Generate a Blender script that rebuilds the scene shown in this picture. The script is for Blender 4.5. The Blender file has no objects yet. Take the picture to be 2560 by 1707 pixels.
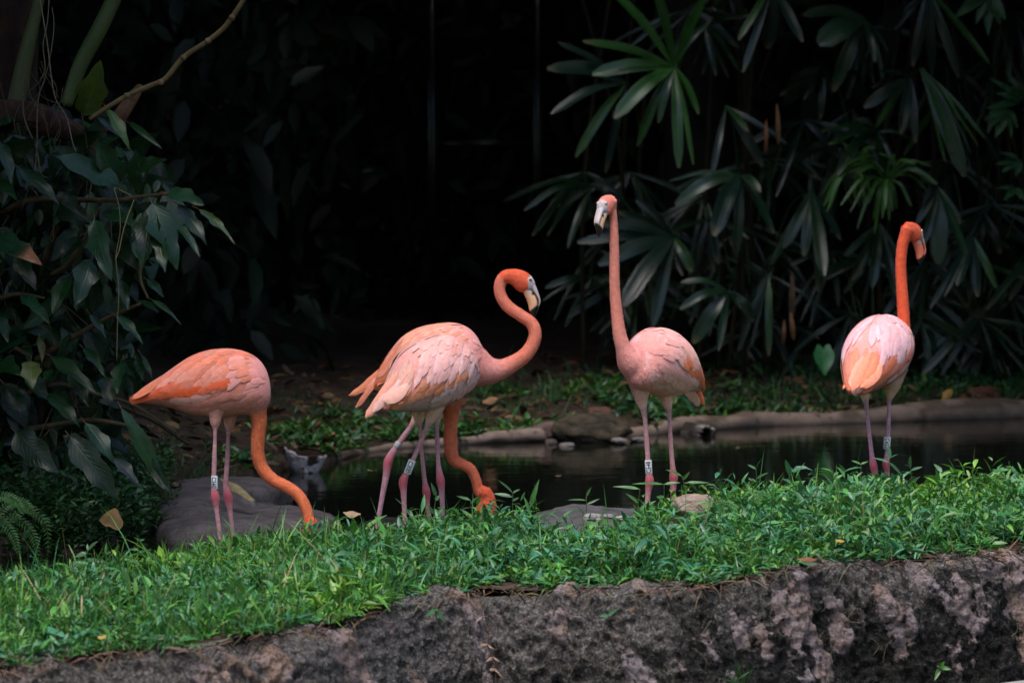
import bpy, math, random
import numpy as np
from mathutils import Vector, Matrix
random.seed(7)
rng = np.random.default_rng(7)
scene = bpy.context.scene
C = scene.collection
rad = math.radians

# ------------------------------------------------------------------ camera, sky, sun, exposure
FPX = 8000.0; CX, CY = 1280.0, 853.5; CAMZ = 1.35; HORIZON = 480.0
pitch = math.atan((CY - HORIZON) / FPX)
cam_d = bpy.data.cameras.new('camera'); cam = bpy.data.objects.new('camera', cam_d); C.objects.link(cam)
cam.location = (0, 0, CAMZ); cam.rotation_euler = (math.pi / 2 - pitch, 0, 0)
cam_d.sensor_width = 36; cam_d.lens = 36 * FPX / 2560; cam_d.clip_end = 600; cam_d.clip_start = 0.1
cam_d.dof.use_dof = True; cam_d.dof.focus_distance = 11.5; cam_d.dof.aperture_fstop = 4.3
scene.camera = cam
world = bpy.data.worlds.new('World'); scene.world = world; world.use_nodes = True
wn = world.node_tree.nodes; wl = world.node_tree.links
bg = wn['Background']
sky = wn.new('ShaderNodeTexSky'); sky.sky_type = 'NISHITA'; sky.sun_disc = False
SUN_EL, SUN_AZ = 68, 205            # azimuth clockwise from +Y (the view direction)
sky.sun_elevation = rad(SUN_EL); sky.sun_rotation = rad(SUN_AZ)
sky.air_density = 1.0; sky.dust_density = 1.2; sky.ozone_density = 1.0
wl.new(sky.outputs['Color'], bg.inputs['Color']); bg.inputs['Strength'].default_value = 0.10
sun_d = bpy.data.lights.new('sun', 'SUN'); sun = bpy.data.objects.new('sun', sun_d); C.objects.link(sun)
sun_d.energy = 1.5; sun_d.angle = rad(40); sun_d.color = (1.0, 0.95, 0.9)
sd = Vector((math.sin(rad(SUN_AZ)) * math.cos(rad(SUN_EL)), math.cos(rad(SUN_AZ)) * math.cos(rad(SUN_EL)), math.sin(rad(SUN_EL))))
sun.rotation_euler = sd.to_track_quat('Z', 'Y').to_euler(); sun.location = (0, 0, 30)
scene.view_settings.view_transform = 'Standard'; scene.view_settings.look = 'None'
scene.view_settings.gamma = 1; scene.view_settings.exposure = 1.5
scene.render.engine = 'CYCLES'
cy = scene.cycles
cy.use_denoising = True; cy.max_bounces = 6; cy.diffuse_bounces = 3; cy.glossy_bounces = 3
cy.transmission_bounces = 3; cy.transparent_max_bounces = 4; cy.sample_clamp_indirect = 4
cy.caustics_reflective = False; cy.caustics_refractive = False

# ------------------------------------------------------------------ helpers
RC = np.array(Matrix.Rotation(math.pi / 2 - pitch, 3, 'X'))
def ray(px, py):
    v = np.array([(px - CX) / FPX, (CY - py) / FPX, -1.0]); return RC @ v
def P(px, py, d):                       # the point of the pixel's ray at world depth y = d
    v = ray(px, py); return np.array([0, 0, CAMZ]) + v * (d / v[1])
def G(px, py, z):                       # the point of the pixel's ray on the plane z
    v = ray(px, py); return np.array([0, 0, CAMZ]) + v * ((z - CAMZ) / v[2])
def nrmz(a):
    a = np.asarray(a, float); n = np.linalg.norm(a, axis=-1, keepdims=True); n[n == 0] = 1; return a / n
def lin(r, g, b):
    f = lambda c: (c / 255 / 12.92) if c / 255 <= .04045 else ((c / 255 + .055) / 1.055) ** 2.4
    return np.array([f(r), f(g), f(b)])

def _h(ix, iy, iz, seed):
    h = (ix.astype(np.int64) * 374761393 + iy.astype(np.int64) * 668265263 + iz.astype(np.int64) * 2147483647 + seed * 144269504) & 0xFFFFFFFF
    h = ((h ^ (h >> 13)) * 1274126177) & 0xFFFFFFFF
    h = ((h ^ (h >> 16)) * 2246822519) & 0xFFFFFFFF
    return ((h ^ (h >> 15)) & 0xFFFFFF) / float(0xFFFFFF)
def vnoise(p, seed=0):
    p = np.asarray(p, float); i = np.floor(p).astype(np.int64); f = p - i; f = f * f * f * (f * (f * 6 - 15) + 10)
    r = 0
    for dx in (0, 1):
        wx = f[:, 0] if dx else 1 - f[:, 0]
        for dy in (0, 1):
            wy = f[:, 1] if dy else 1 - f[:, 1]
            for dz in (0, 1):
                wz = f[:, 2] if dz else 1 - f[:, 2]
                r = r + wx * wy * wz * _h(i[:, 0] + dx, i[:, 1] + dy, i[:, 2] + dz, seed)
    return r * 2 - 1
def fbm(p, octv=4, seed=0, gain=.5, lac=2.03):
    p = np.asarray(p, float); a = 1; s = 0; t = 0
    for k in range(octv):
        s = s + a * vnoise(p, seed + k * 17); t += a; a *= gain; p = p * lac + 3.1
    return s / t

def mesh_np(name, V, F, col=None, uv=None, smooth=True):
    V = np.ascontiguousarray(V, dtype=np.float32)
    Fs = F if isinstance(F, list) else [F]
    Fs = [np.asarray(f, dtype=np.int32) for f in Fs if len(f)]
    me = bpy.data.meshes.new(name)
    nl = sum(f.size for f in Fs); npoly = sum(len(f) for f in Fs)
    me.vertices.add(len(V)); me.vertices.foreach_set('co', V.ravel())
    loops = np.concatenate([f.ravel() for f in Fs]); me.loops.add(nl); me.loops.foreach_set('vertex_index', loops)
    tot = np.concatenate([np.full(len(f), f.shape[1], np.int32) for f in Fs])
    st = np.concatenate([[0], np.cumsum(tot)[:-1]]).astype(np.int32)
    me.polygons.add(npoly); me.polygons.foreach_set('loop_start', st)
    me.update(calc_edges=True)
    if smooth: me.polygons.foreach_set('use_smooth', np.ones(npoly, bool))
    if col is not None:
        col = np.asarray(col, np.float32)
        if col.shape[1] == 3: col = np.hstack([col, np.ones((len(col), 1), np.float32)])
        a = me.color_attributes.new('Col', 'FLOAT_COLOR', 'POINT'); a.data.foreach_set('color', col.ravel())
    if uv is not None:
        l = me.uv_layers.new(name='UVMap'); l.data.foreach_set('uv', np.asarray(uv, np.float32)[loops].ravel())
    me.validate(); me.update()
    return me
def link(name, me, mat, parent=None, **props):
    o = bpy.data.objects.new(name, me); C.objects.link(o)
    if mat is not None and not me.materials: me.materials.append(mat)
    if parent is not None:
        o.parent = parent
    for k, v in props.items(): o[k] = v
    return o
def mk(name, V, F, mat, parent=None, col=None, uv=None, smooth=True, **props):
    V = np.asarray(V, float)
    if parent is not None:
        q = parent
        while q is not None: V = V - np.array(q.location); q = q.parent
    return link(name, mesh_np(name, V, F, col, uv, smooth), mat, parent, **props)
def thing(name, loc, label, cat, group=None):
    o = bpy.data.objects.new(name, None); C.objects.link(o); o.location = tuple(float(v) for v in loc)
    o.empty_display_size = .1; o['label'] = label; o['category'] = cat
    if group: o['group'] = group
    return o
def grid_faces(n, m, closed=False):     # n rows, m columns
    i = np.arange(n - 1)[:, None]; j = np.arange(m if closed else m - 1)[None, :]
    a = i * m + j; b = i * m + (j + 1) % m
    return np.stack([a, b, b + m, a + m], -1).reshape(-1, 4)
def catmull(K, n):                      # resample key rows K with n samples
    K = np.asarray(K, float); m = len(K)
    d = np.linalg.norm(np.diff(K[:, :3], axis=0), axis=1) ** .5; t = np.concatenate([[0], np.cumsum(d)])
    s = np.linspace(0, t[-1], n); out = np.zeros((n, K.shape[1]))
    ext = np.vstack([2 * K[0] - K[1], K, 2 * K[-1] - K[-2]]); te = np.concatenate([[t[0] - d[0]], t, [t[-1] + d[-1]]])
    idx = np.clip(np.searchsorted(t, s, side='right') - 1, 0, m - 2)
    t0, t1, t2, t3 = te[idx], te[idx + 1], te[idx + 2], te[idx + 3]
    p0, p1, p2, p3 = ext[idx], ext[idx + 1], ext[idx + 2], ext[idx + 3]
    L = lambda a, b, ta, tb: a * ((tb - s) / (tb - ta))[:, None] + b * ((s - ta) / (tb - ta))[:, None]
    A1, A2, A3 = L(p0, p1, t0, t1), L(p1, p2, t1, t2), L(p2, p3, t2, t3)
    return L(L(A1, A2, t0, t2), L(A2, A3, t1, t3), t1, t2)
def tube(K, n=40, seg=12, lat=None, latf=1.0, resample=True):
    """closed tube through keys (x,y,z,r); lat: preferred lateral direction, latf: lateral flattening"""
    S = catmull(K, n) if resample else np.asarray(K, float)
    n = len(S); p = S[:, :3]; r = np.maximum(S[:, 3], .0004); T = nrmz(np.gradient(p, axis=0))
    lat = np.array([.31, .87, .38]) if lat is None else np.asarray(lat, float)
    A = []; cur = lat
    for k in range(n):
        a = cur - T[k] * np.dot(cur, T[k]); a = a / max(np.linalg.norm(a), 1e-6); A.append(a); cur = a
    A = np.array(A); B = np.cross(T, A)
    th = np.arange(seg) / seg * 2 * np.pi
    V = p[:, None, :] + r[:, None, None] * (A[:, None, :] * (np.cos(th) * latf)[None, :, None] + B[:, None, :] * np.sin(th)[None, :, None])
    V = V.reshape(-1, 3); F = grid_faces(n, seg, True)
    V = np.vstack([V, p[0] - T[0] * r[0] * .5, p[-1] + T[-1] * r[-1] * .5])
    j = np.arange(seg); c0, c1 = n * seg, n * seg + 1; e = (n - 1) * seg
    tri = np.vstack([np.stack([np.full(seg, c0), (j + 1) % seg, j], 1), np.stack([np.full(seg, c1), e + j, e + (j + 1) % seg], 1)])
    return V, F, tri
def join(parts):
    Vs, Q, Tr = [], [], []; o = 0
    for V, F, T in parts:
        Vs.append(V); Q.append(F + o); Tr.append(T + o); o += len(V)
    return np.vstack(Vs), [np.vstack(Q), np.vstack(Tr)]
def tubes(name, keys, mat, parent=None, col=None, seg=7, n=24, **props):
    V, F = join([tube(k, n, seg) for k in keys])
    cc = None if col is None else np.tile(np.asarray(col)[None, :], (len(V), 1))
    return mk(name, V, F, mat, parent, col=cc, **props)

# ------------------------------------------------------------------ materials
def new_mat(name):
    m = bpy.data.materials.new(name); m.use_nodes = True; nt = m.node_tree
    return m, nt, nt.nodes['Principled BSDF'], nt.nodes['Material Output']
def nd(nt, t, **kw):
    n = nt.nodes.new(t)
    for k, v in kw.items():
        if k in n.inputs.keys() if hasattr(n.inputs, 'keys') else False: n.inputs[k].default_value = v
        else: setattr(n, k, v)
    return n
def noise_node(nt, scale, detail=4, rough=.55, vec=None, dist=0):
    n = nt.nodes.new('ShaderNodeTexNoise'); n.inputs['Scale'].default_value = scale; n.inputs['Detail'].default_value = detail
    n.inputs['Roughness'].default_value = rough; n.inputs['Distortion'].default_value = dist
    if vec is not None: nt.links.new(vec, n.inputs['Vector'])
    return n
def ramp(nt, fac, stops):
    r = nt.nodes.new('ShaderNodeValToRGB'); e = r.color_ramp.elements
    while len(e) < len(stops): e.new(.5)
    for k, (p, c) in enumerate(stops):
        e[k].position = p; e[k].color = (c, c, c, 1) if np.isscalar(c) else (*c, 1)
    nt.links.new(fac, r.inputs['Fac']); return r
def mixc(nt, fac, a, b, mode='MIX'):
    m = nt.nodes.new('ShaderNodeMix'); m.data_type = 'RGBA'; m.blend_type = mode
    for sock, v in ((m.inputs[0], fac), (m.inputs[6], a), (m.inputs[7], b)):
        if hasattr(v, 'is_output'): nt.links.new(v, sock)
        elif np.isscalar(v): sock.default_value = v
        else: sock.default_value = (*v, 1)
    return m.outputs[2]
def bump(nt, bsdf, h, strength=.4, dist=.01, prev=None):
    b = nt.nodes.new('ShaderNodeBump'); b.inputs['Strength'].default_value = strength; b.inputs['Distance'].default_value = dist
    nt.links.new(h, b.inputs['Height'])
    if prev is not None: nt.links.new(prev.outputs[0], b.inputs['Normal'])
    nt.links.new(b.outputs[0], bsdf.inputs['Normal']); return b
def col_attr(nt):
    a = nt.nodes.new('ShaderNodeAttribute'); a.attribute_name = 'Col'; return a.outputs['Color']
def objco(nt, scale=(1, 1, 1)):
    t = nt.nodes.new('ShaderNodeTexCoord'); m = nt.nodes.new('ShaderNodeMapping'); m.inputs['Scale'].default_value = scale
    nt.links.new(t.outputs['Object'], m.inputs['Vector']); return m.outputs[0]

def vcol_mat(name, rough=.8, spec=.3, nscale=60, namp=.25, bscale=120, bstr=.3, bdist=.004, stretch=(1, 1, 1), sheen=0):
    m, nt, b, out = new_mat(name); v = objco(nt, stretch); c = col_attr(nt)
    n = noise_node(nt, nscale, 5, .6, v); r = ramp(nt, n.outputs['Fac'], [(.25, 1 - namp), (.75, 1 + namp)])
    nt.links.new(mixc(nt, 1.0, c, r.outputs[0], 'MULTIPLY'), b.inputs['Base Color'])
    b.inputs['Roughness'].default_value = rough; b.inputs['Specular IOR Level'].default_value = spec
    if sheen: b.inputs['Sheen Weight'].default_value = sheen; b.inputs['Sheen Roughness'].default_value = .5
    n2 = noise_node(nt, bscale, 6, .65, v); bump(nt, b, n2.outputs['Fac'], bstr, bdist)
    return m
def leaf_mat(name, rough=.38, spec=.5, transl=.22, veins=12, vein_c=.35, nsc=25):
    m, nt, b, out = new_mat(name); c = col_attr(nt)
    uv = nt.nodes.new('ShaderNodeUVMap'); sep = nt.nodes.new('ShaderNodeSeparateXYZ'); nt.links.new(uv.outputs[0], sep.inputs[0])
    def math_(op, a, bb=None):
        q = nt.nodes.new('ShaderNodeMath'); q.operation = op
        for i, x in enumerate((a, bb)):
            if x is None: continue
            if hasattr(x, 'is_output'): nt.links.new(x, q.inputs[i])
            else: q.inputs[i].default_value = x
        return q.outputs[0]
    av = math_('ABSOLUTE', math_('SUBTRACT', sep.outputs[1], .5))
    mid = ramp(nt, av, [(.012, 1.0), (.045, 0.0)])
    ph = math_('SUBTRACT', math_('MULTIPLY', sep.outputs[0], float(veins)), math_('MULTIPLY', av, veins * .55))
    w = math_('PINGPONG', ph, .5)
    side = ramp(nt, w, [(.02, .7), (.12, 0.0)])
    vein = math_('MAXIMUM', mid.outputs[0], side.outputs[0])
    n = noise_node(nt, nsc, 4, .6, objco(nt)); r = ramp(nt, n.outputs['Fac'], [(.3, .72), (.7, 1.25)])
    c1 = mixc(nt, 1.0, c, r.outputs[0], 'MULTIPLY')
    c2 = mixc(nt, math_('MULTIPLY', vein, min(1, vein_c * 2)), c1, mixc(nt, 1.0, c1, (3.0, 2.2, 2.2), 'MULTIPLY'))
    nt.links.new(c2, b.inputs['Base Color'])
    rr = ramp(nt, n.outputs['Fac'], [(.3, rough * .85), (.75, rough * 1.25)])
    nt.links.new(rr.outputs[0], b.inputs['Roughness']); b.inputs['Specular IOR Level'].default_value = spec
    bump(nt, b, math_('ADD', vein, n.outputs['Fac']), .25, .003)
    if transl:
        t = nt.nodes.new('ShaderNodeBsdfTranslucent'); nt.links.new(mixc(nt, .5, c1, (.10, .22, .02)), t.inputs['Color'])
        ms = nt.nodes.new('ShaderNodeMixShader'); ms.inputs[0].default_value = transl
        nt.links.new(b.outputs[0], ms.inputs[1]); nt.links.new(t.outputs[0], ms.inputs[2]); nt.links.new(ms.outputs[0], out.inputs['Surface'])
    return m
M = {}
M['cover'] = leaf_mat('ground_cover_leaf', .40, .5, .16, 1, .25, 30)
M['leaf'] = leaf_mat('broad_leaf', .27, .28, .12, 11, .2, 14)
M['palm'] = leaf_mat('palm_leaflet', .32, .45, .10, 1, .3, 8)
M['wood_leaf'] = leaf_mat('wood_leaf', .5, .18, .06, 9, .1, 6)
M['dry_leaf'] = vcol_mat('dry_leaf', .75, .3, 30, .35, 90, .4, .004)
M['bark'] = vcol_mat('bark', .9, .2, 18, .4, 40, .8, .02, (1, 1, .35))
M['stalk'] = vcol_mat('green_stalk', .55, .4, 8, .3, 60, .3, .006, (1, 1, .15))
M['rock'] = vcol_mat('rock', .88, .2, 13, .5, 60, .9, .03)
M['feather'] = vcol_mat('feather', .85, .12, 80, .14, 230, .5, .006, (1, 1, 1), .15)
M['plume'] = vcol_mat('plume', .8, .12, 60, .14, 200, .35, .004, (1, 1, 1), .12)
M['bill'] = vcol_mat('bill', .38, .5, 60, .08, 120, .1, .002)
M['eye'] = vcol_mat('eye', .08, .7, 20, .02, 20, .0, .001)
M['band'] = vcol_mat('leg_band', .35, .5, 60, .06, 100, .05, .001)
M['metal'] = vcol_mat('metal_band', .3, .6, 60, .1, 100, .05, .001)
M['ink'] = vcol_mat('ink', .5, .3, 60, .05, 100, .0, .001)
M['root'] = vcol_mat('root', .85, .2, 40, .3, 90, .4, .004)
M['concrete'] = vcol_mat('concrete', .85, .25, 14, .28, 90, .5, .008)

def soil_mat():
    m, nt, b, o = new_mat('soil'); v = objco(nt)
    n = noise_node(nt, 4, 8, .65, v); n2 = noise_node(nt, 45, 6, .7, v)
    c = ramp(nt, n.outputs['Fac'], [(.3, (.018, .012, .008)), (.55, (.05, .034, .024)), (.75, (.09, .065, .05))])
    r = ramp(nt, n2.outputs['Fac'], [(.3, .5), (.7, 1.5)])
    nt.links.new(mixc(nt, 1.0, c.outputs[0], r.outputs[0], 'MULTIPLY'), b.inputs['Base Color'])
    b.inputs['Roughness'].default_value = .92; b.inputs['Specular IOR Level'].default_value = .2
    bump(nt, b, n2.outputs['Fac'], .8, .02); return m
M['soil'] = soil_mat()
def water_mat():
    m, nt, b, o = new_mat('pond_water'); b.inputs['Base Color'].default_value = (.006, .007, .005, 1)
    b.inputs['Roughness'].default_value = .035; b.inputs['IOR'].default_value = 1.33
    n = noise_node(nt, 5.0, 3, .55, objco(nt, (.35, 1.6, 1))); bb = bump(nt, b, n.outputs['Fac'], .10, .02)
    n2 = noise_node(nt, 26, 2, .5, objco(nt, (.25, 1.3, 1))); bump(nt, b, n2.outputs['Fac'], .05, .006, bb)
    return m
M['water'] = water_mat()
def rockwall_mat():
    m, nt, b, o = new_mat('weathered_rock_wall'); v = objco(nt)
    a = nt.nodes.new('ShaderNodeAttribute'); a.attribute_name = 'Col'
    sep = nt.nodes.new('ShaderNodeSeparateColor'); nt.links.new(a.outputs['Color'], sep.inputs[0])
    def add(x, y, op='ADD'):
        q = nt.nodes.new('ShaderNodeMath'); q.operation = op
        for i, s in enumerate((x, y)):
            if hasattr(s, 'is_output'): nt.links.new(s, q.inputs[i])
            else: q.inputs[i].default_value = s
        return q.outputs[0]
    f = noise_node(nt, 22, 9, .72, v, .4); f2 = noise_node(nt, 110, 6, .7, v); f3 = noise_node(nt, 150, 5, .75, v); big = noise_node(nt, 5, 4, .6, v)
    pale = ramp(nt, add(sep.outputs[0], add(add(f.outputs['Fac'], -.5), .75, 'MULTIPLY')), [(.50, 0.0), (.54, 1.0)])
    dark = ramp(nt, f2.outputs['Fac'], [(.32, (.006, .0055, .005)), (.52, (.020, .019, .017)), (.70, (.10, .092, .082))])
    pc = ramp(nt, big.outputs['Fac'], [(.35, (.50, .34, .26)), (.5, (.47, .365, .36)), (.65, (.42, .36, .38))])
    pn = ramp(nt, f2.outputs['Fac'], [(.34, .15), (.5, .8), (.72, 1.2)])
    pcc = mixc(nt, 1.0, pc.outputs[0], pn.outputs[0], 'MULTIPLY')
    grey = ramp(nt, f2.outputs['Fac'], [(.3, (.018, .016, .015)), (.5, (.15, .135, .125)), (.72, (.55, .49, .46))])
    gm = ramp(nt, add(sep.outputs[1], add(add(f.outputs['Fac'], -.5), 1.1, 'MULTIPLY')), [(.42, 0.0), (.62, 1.0)])
    c = mixc(nt, gm.outputs[0], dark.outputs[0], grey.outputs[0])
    c = mixc(nt, pale.outputs[0], c, pcc)
    spk = ramp(nt, f3.outputs['Fac'], [(.60, 0.0), (.70, 1.0)])
    c = mixc(nt, add(spk.outputs[0], .75, 'MULTIPLY'), c, (.36, .32, .24))
    nt.links.new(c, b.inputs['Base Color']); b.inputs['Roughness'].default_value = .88; b.inputs['Specular IOR Level'].default_value = .25
    b1 = bump(nt, b, pale.outputs[0], .6, .012); b2 = bump(nt, b, f.outputs['Fac'], 1.0, .05, b1); bump(nt, b, f2.outputs['Fac'], 1.0, .022, b2)
    return m
M['rockwall'] = rockwall_mat()
def tint(c, n, amp=.2):                 # n jittered copies of a colour
    return np.clip(np.asarray(c)[None, :] * (1 + amp * (rng.random((n, 1)) * 2 - 1)) * (1 + amp * .4 * (rng.random((n, 3)) * 2 - 1)), 0, 1)

# ------------------------------------------------------------------ the setting: bank, rock wall, water, far shore
nx, ny = np.array([(-900, 1720), (-400, 1690), (0, 1662), (219, 1632), (439, 1626), (603, 1598), (768, 1574), (860, 1551), (930, 1530), (1001, 1491), (1197, 1469), (1306, 1475),
                   (1567, 1464), (1785, 1448), (1937, 1415), (2068, 1393), (2394, 1382), (2560, 1371), (3000, 1345), (3400, 1330)], float).T
def zg(px): return np.interp(px, [-400, 0, 800, 1300, 1700, 1950, 2560], [.06, .07, .095, .105, .145, .178, .178])
def d_near(px): return FPX * (CAMZ - zg(px)) / (np.interp(px, nx, ny) - HORIZON)
bxk, bdk = np.array([(-900, 9.9), (-400, 10.1), (0, 10.35), (163, 10.5), (326, 10.8), (457, 11.05), (610, 11.25), (816, 11.5), (1067, 11.5), (1284, 11.7), (1420, 11.4),
                     (1560, 11.45), (1632, 11.85), (1741, 12.2), (1905, 12.3), (2177, 12.3), (2560, 12.35), (3400, 12.4)], float).T
def d_back(px): return np.interp(px, bxk, bdk)
def bank_z(px, v):
    z = zg(px); px = np.asarray(px, float); v = np.asarray(v, float)
    d = d_near(px) + (d_back(px) - d_near(px)) * v
    q = np.stack([(px - CX) / FPX * d * 2.2, d * 2.2, 0 * d], -1).reshape(-1, 3)
    return z + .03 * fbm(q, 3, 5).reshape(z.shape if np.ndim(z) else ()) - .05 * np.clip((v - .85) / .15, 0, 1) ** 2 + .02 * np.sin(np.clip(v, 0, 1) * np.pi)
cols = np.linspace(-900, 3400, 240); vs = np.concatenate([np.linspace(0, 1, 26), [1.03, 1.07, 1.12, 1.2]])
pp, vv = np.meshgrid(cols, vs)
dd = d_near(pp) + (d_back(pp) - d_near(pp)) * vv
zz = bank_z(pp.ravel(), vv.ravel()).reshape(pp.shape)
for k, z in ((26, .02), (27, -.06), (28, -.14), (29, -.25)): zz[k] = z
BV = np.stack([(pp - CX) / FPX * dd, dd, zz], -1).reshape(-1, 3)
mk('bank_ground', BV, grid_faces(len(vs), len(cols)), M['soil'], kind='structure')

# rock retaining wall under the bank
W_U, W_V = 900, 190
ux = np.linspace(-900, 3400, W_U); ud = d_near(ux); EX = (ux - CX) / FPX * ud
ker = np.ones(31) / 31
sm = lambda a: np.convolve(np.pad(a, 15, mode='edge'), ker, mode='valid')
ex, ey = sm(EX), sm(ud); tx, ty = np.gradient(ex), np.gradient(ey); tl = np.hypot(tx, ty)
ox, oy = sm(ty / tl), sm(-tx / tl)
prof = np.array([(-.34, -.10), (-.16, -.035), (-.05, -.012), (.0, -.02), (.035, -.045), (.065, -.11), (.09, -.22), (.12, -.42), (.15, -.7), (.17, -1.2)])
pl = np.concatenate([[0], np.cumsum(np.hypot(*np.diff(prof, axis=0).T))]); sv = np.linspace(0, pl[-1], W_V)
po, pz = np.interp(sv, pl, prof[:, 0]), np.interp(sv, pl, prof[:, 1])
X = ex[None, :] + ox[None, :] * po[:, None]; Y = ey[None, :] + oy[None, :] * po[:, None]; Z = zg(ux)[None, :] + pz[:, None]
WV = np.stack([X, Y, Z], -1).reshape(-1, 3)
face = np.clip((sv - .15) / .12, 0, 1)[:, None].repeat(W_U, 1).ravel()
n1 = fbm(WV * np.array([3.5, 3.5, 3.0]), 4, 11); n2 = fbm(WV * 14, 4, 12); n3 = 1 - np.abs(fbm(WV * np.array([30, 30, 20]), 3, 13)) * 2; n4 = fbm(WV * 62, 3, 14)
pale = fbm((WV + np.stack([WV[:, 2] * .35, 0 * WV[:, 2], 0 * WV[:, 2]], -1)) * np.array([9, 9, 3.2]), 4, 21)
uu = np.tile((ux[None, :] - 0) / 2560, (W_V, 1)).ravel()
palem = .5 + .62 * pale + .15 * fbm(WV * np.array([26, 26, 17]), 3, 22) + np.interp(uu, [0, .35, .6, .8, 1.1], [-.05, .02, .06, .03, .01]) * face - .10
disp = (.06 * n1 +   .019 * n2 + .013 * n3 + .013 * n4) * (.35 + .65 * face) + .012 * np.clip((palem - .5) * 8, 0, 1) * face
nor = np.stack([np.tile(ox, W_V), np.tile(oy, W_V), .35 * np.ones(W_U * W_V)], -1)
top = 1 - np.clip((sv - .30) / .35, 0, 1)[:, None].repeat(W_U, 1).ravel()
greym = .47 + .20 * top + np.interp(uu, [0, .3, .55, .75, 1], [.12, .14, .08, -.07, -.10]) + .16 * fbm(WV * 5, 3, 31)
WV = WV + nor * disp[:, None]; WV[:, 2] += np.tile(.042 * fbm(np.stack([ux / 120, 0 * ux, 0 * ux], -1), 4, 34), W_V)
wall = mk('rock_wall', WV, grid_faces(W_V, W_U), M['rockwall'], col=np.stack([palem, greym, face], -1),
          label='dark weathered rock wall with pinkish patches below the grassy bank', category='rock wall')

# water sheet of the pond, from under the bank to under the far shore
sx, sy = np.array([(-900, 1330), (-300, 1350), (0, 1392), (200, 1392), (330, 1352), (420, 1310), (500, 1260), (600, 1200), (700, 1182), (800, 1165), (900, 1135), (1000, 1122), (1250, 1109), (1500, 1100),
                   (1640, 1086), (1900, 1066), (2200, 1056), (2560, 1043), (3000, 1032), (3600, 1022)], float).T
def d_shore(px): return FPX * CAMZ / (np.interp(px, sx, sy) - HORIZON)
wc = np.linspace(-900, 3400, 80); wv = np.linspace(0, 1, 10)
q, v = np.meshgrid(wc, wv); d0 = d_near(q) * .35 + d_back(q) * .65; d = d0 + (d_shore(q) + .5 - d0) * v
mk('pond_water', np.stack([(q - CX) / FPX * d, d, 0 * d], -1).reshape(-1, 3), grid_faces(10, 80), M['water'], kind='structure')

# far shore ground
fe = np.array([0, .03, .08, .2, .45, .8, 1.3, 2, 3, 4.5, 7, 11, 18, 30, 60, 140, 300]); fz = np.array([-.2, -.01, .03, .05, .07, .09, .11, .14, .18, .22, .3, .4, .6, 1, 1.6, 2.5, 4])
fc = np.concatenate([np.linspace(-9000, -900, 12)[:-1], np.linspace(-900, 3400, 220), np.linspace(3400, 11000, 12)[1:]]); q, e = np.meshgrid(fc, fe); d = d_shore(q) + e
z = np.tile(fz[:, None], (1, len(fc)))
FV = np.stack([(q - CX) / FPX * d, d, z], -1).reshape(-1, 3)
ee = e.ravel(); mound = np.clip(1 - (q.ravel() - 150) / 260, 0, 1) * np.clip(ee / .25, 0, 1)
FV[:, 2] += np.clip(ee / .3, 0, 1) * .05 * fbm(FV * 1.7, 4, 41) + .10 * mound
mk('far_ground', FV, grid_faces(len(fe), len(fc)), M['soil'], kind='structure')
def ground_z(px, e):
    return np.interp(e, fe, fz) + .10 * np.clip(1 - (px - 150) / 260, 0, 1) * np.clip(e / .25, 0, 1)
mk('lower_ground', np.array([(-400, -300, -1.1), (400, -300, -1.1), (400, 9.0, -1.1), (-400, 9.0, -1.1)], float), np.array([[0, 1, 2, 3]]), M['soil'], kind='structure')

# kerb of the far shore: a rounded concrete lip, thicker to the right
kx = np.linspace(840, 3300, 60); kd = d_shore(kx); kr = np.interp(kx, [840, 1200, 1600, 2000, 2400, 3000], [.025, .035, .052, .062, .082, .10])
K = np.stack([(kx - CX) / FPX * (kd + .06), kd + .06, kr * .28 + .012 * np.sin(kx / 90), kr], -1)
V, F, T = tube(K, 160, 16); V = V + .022 * np.stack([0 * V[:, 0], fbm(V * 5, 4, 51), fbm(V * 4, 4, 52)], -1) + .006 * fbm(V * 24, 3, 54)[:, None]
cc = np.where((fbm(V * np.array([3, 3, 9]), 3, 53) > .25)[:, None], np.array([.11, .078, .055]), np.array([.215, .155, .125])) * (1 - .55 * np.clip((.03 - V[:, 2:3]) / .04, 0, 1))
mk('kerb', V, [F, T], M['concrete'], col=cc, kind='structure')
# concrete ledge in front of the rock wall, its corner in the frame
p0, p1 = G(2440, 1712, -.14), G(2900, 1655, -.14); dirv = nrmz(p1 - p0); side = np.array([dirv[1], -dirv[0], 0])
def box_along(p0, p1, side, w, h):
    a = np.array([p0, p1, p1 + side * w, p0 + side * w]); return np.vstack([a, a - np.array([0, 0, h])]), np.array([[0, 1, 2, 3], [7, 6, 5, 4], [0, 4, 5, 1], [1, 5, 6, 2], [2, 6, 7, 3], [3, 7, 4, 0]])
V, F = box_along(p0, p1, side, .5, .75)
o = mk('concrete_ledge', V, F, M['concrete'], col=np.tile([[.30, .28, .27]], (8, 1)), smooth=False, label='pale concrete ledge at the foot of the rock wall', category='ledge')
bv = o.modifiers.new('bevel', 'BEVEL'); bv.width = .012; bv.segments = 2

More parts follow.
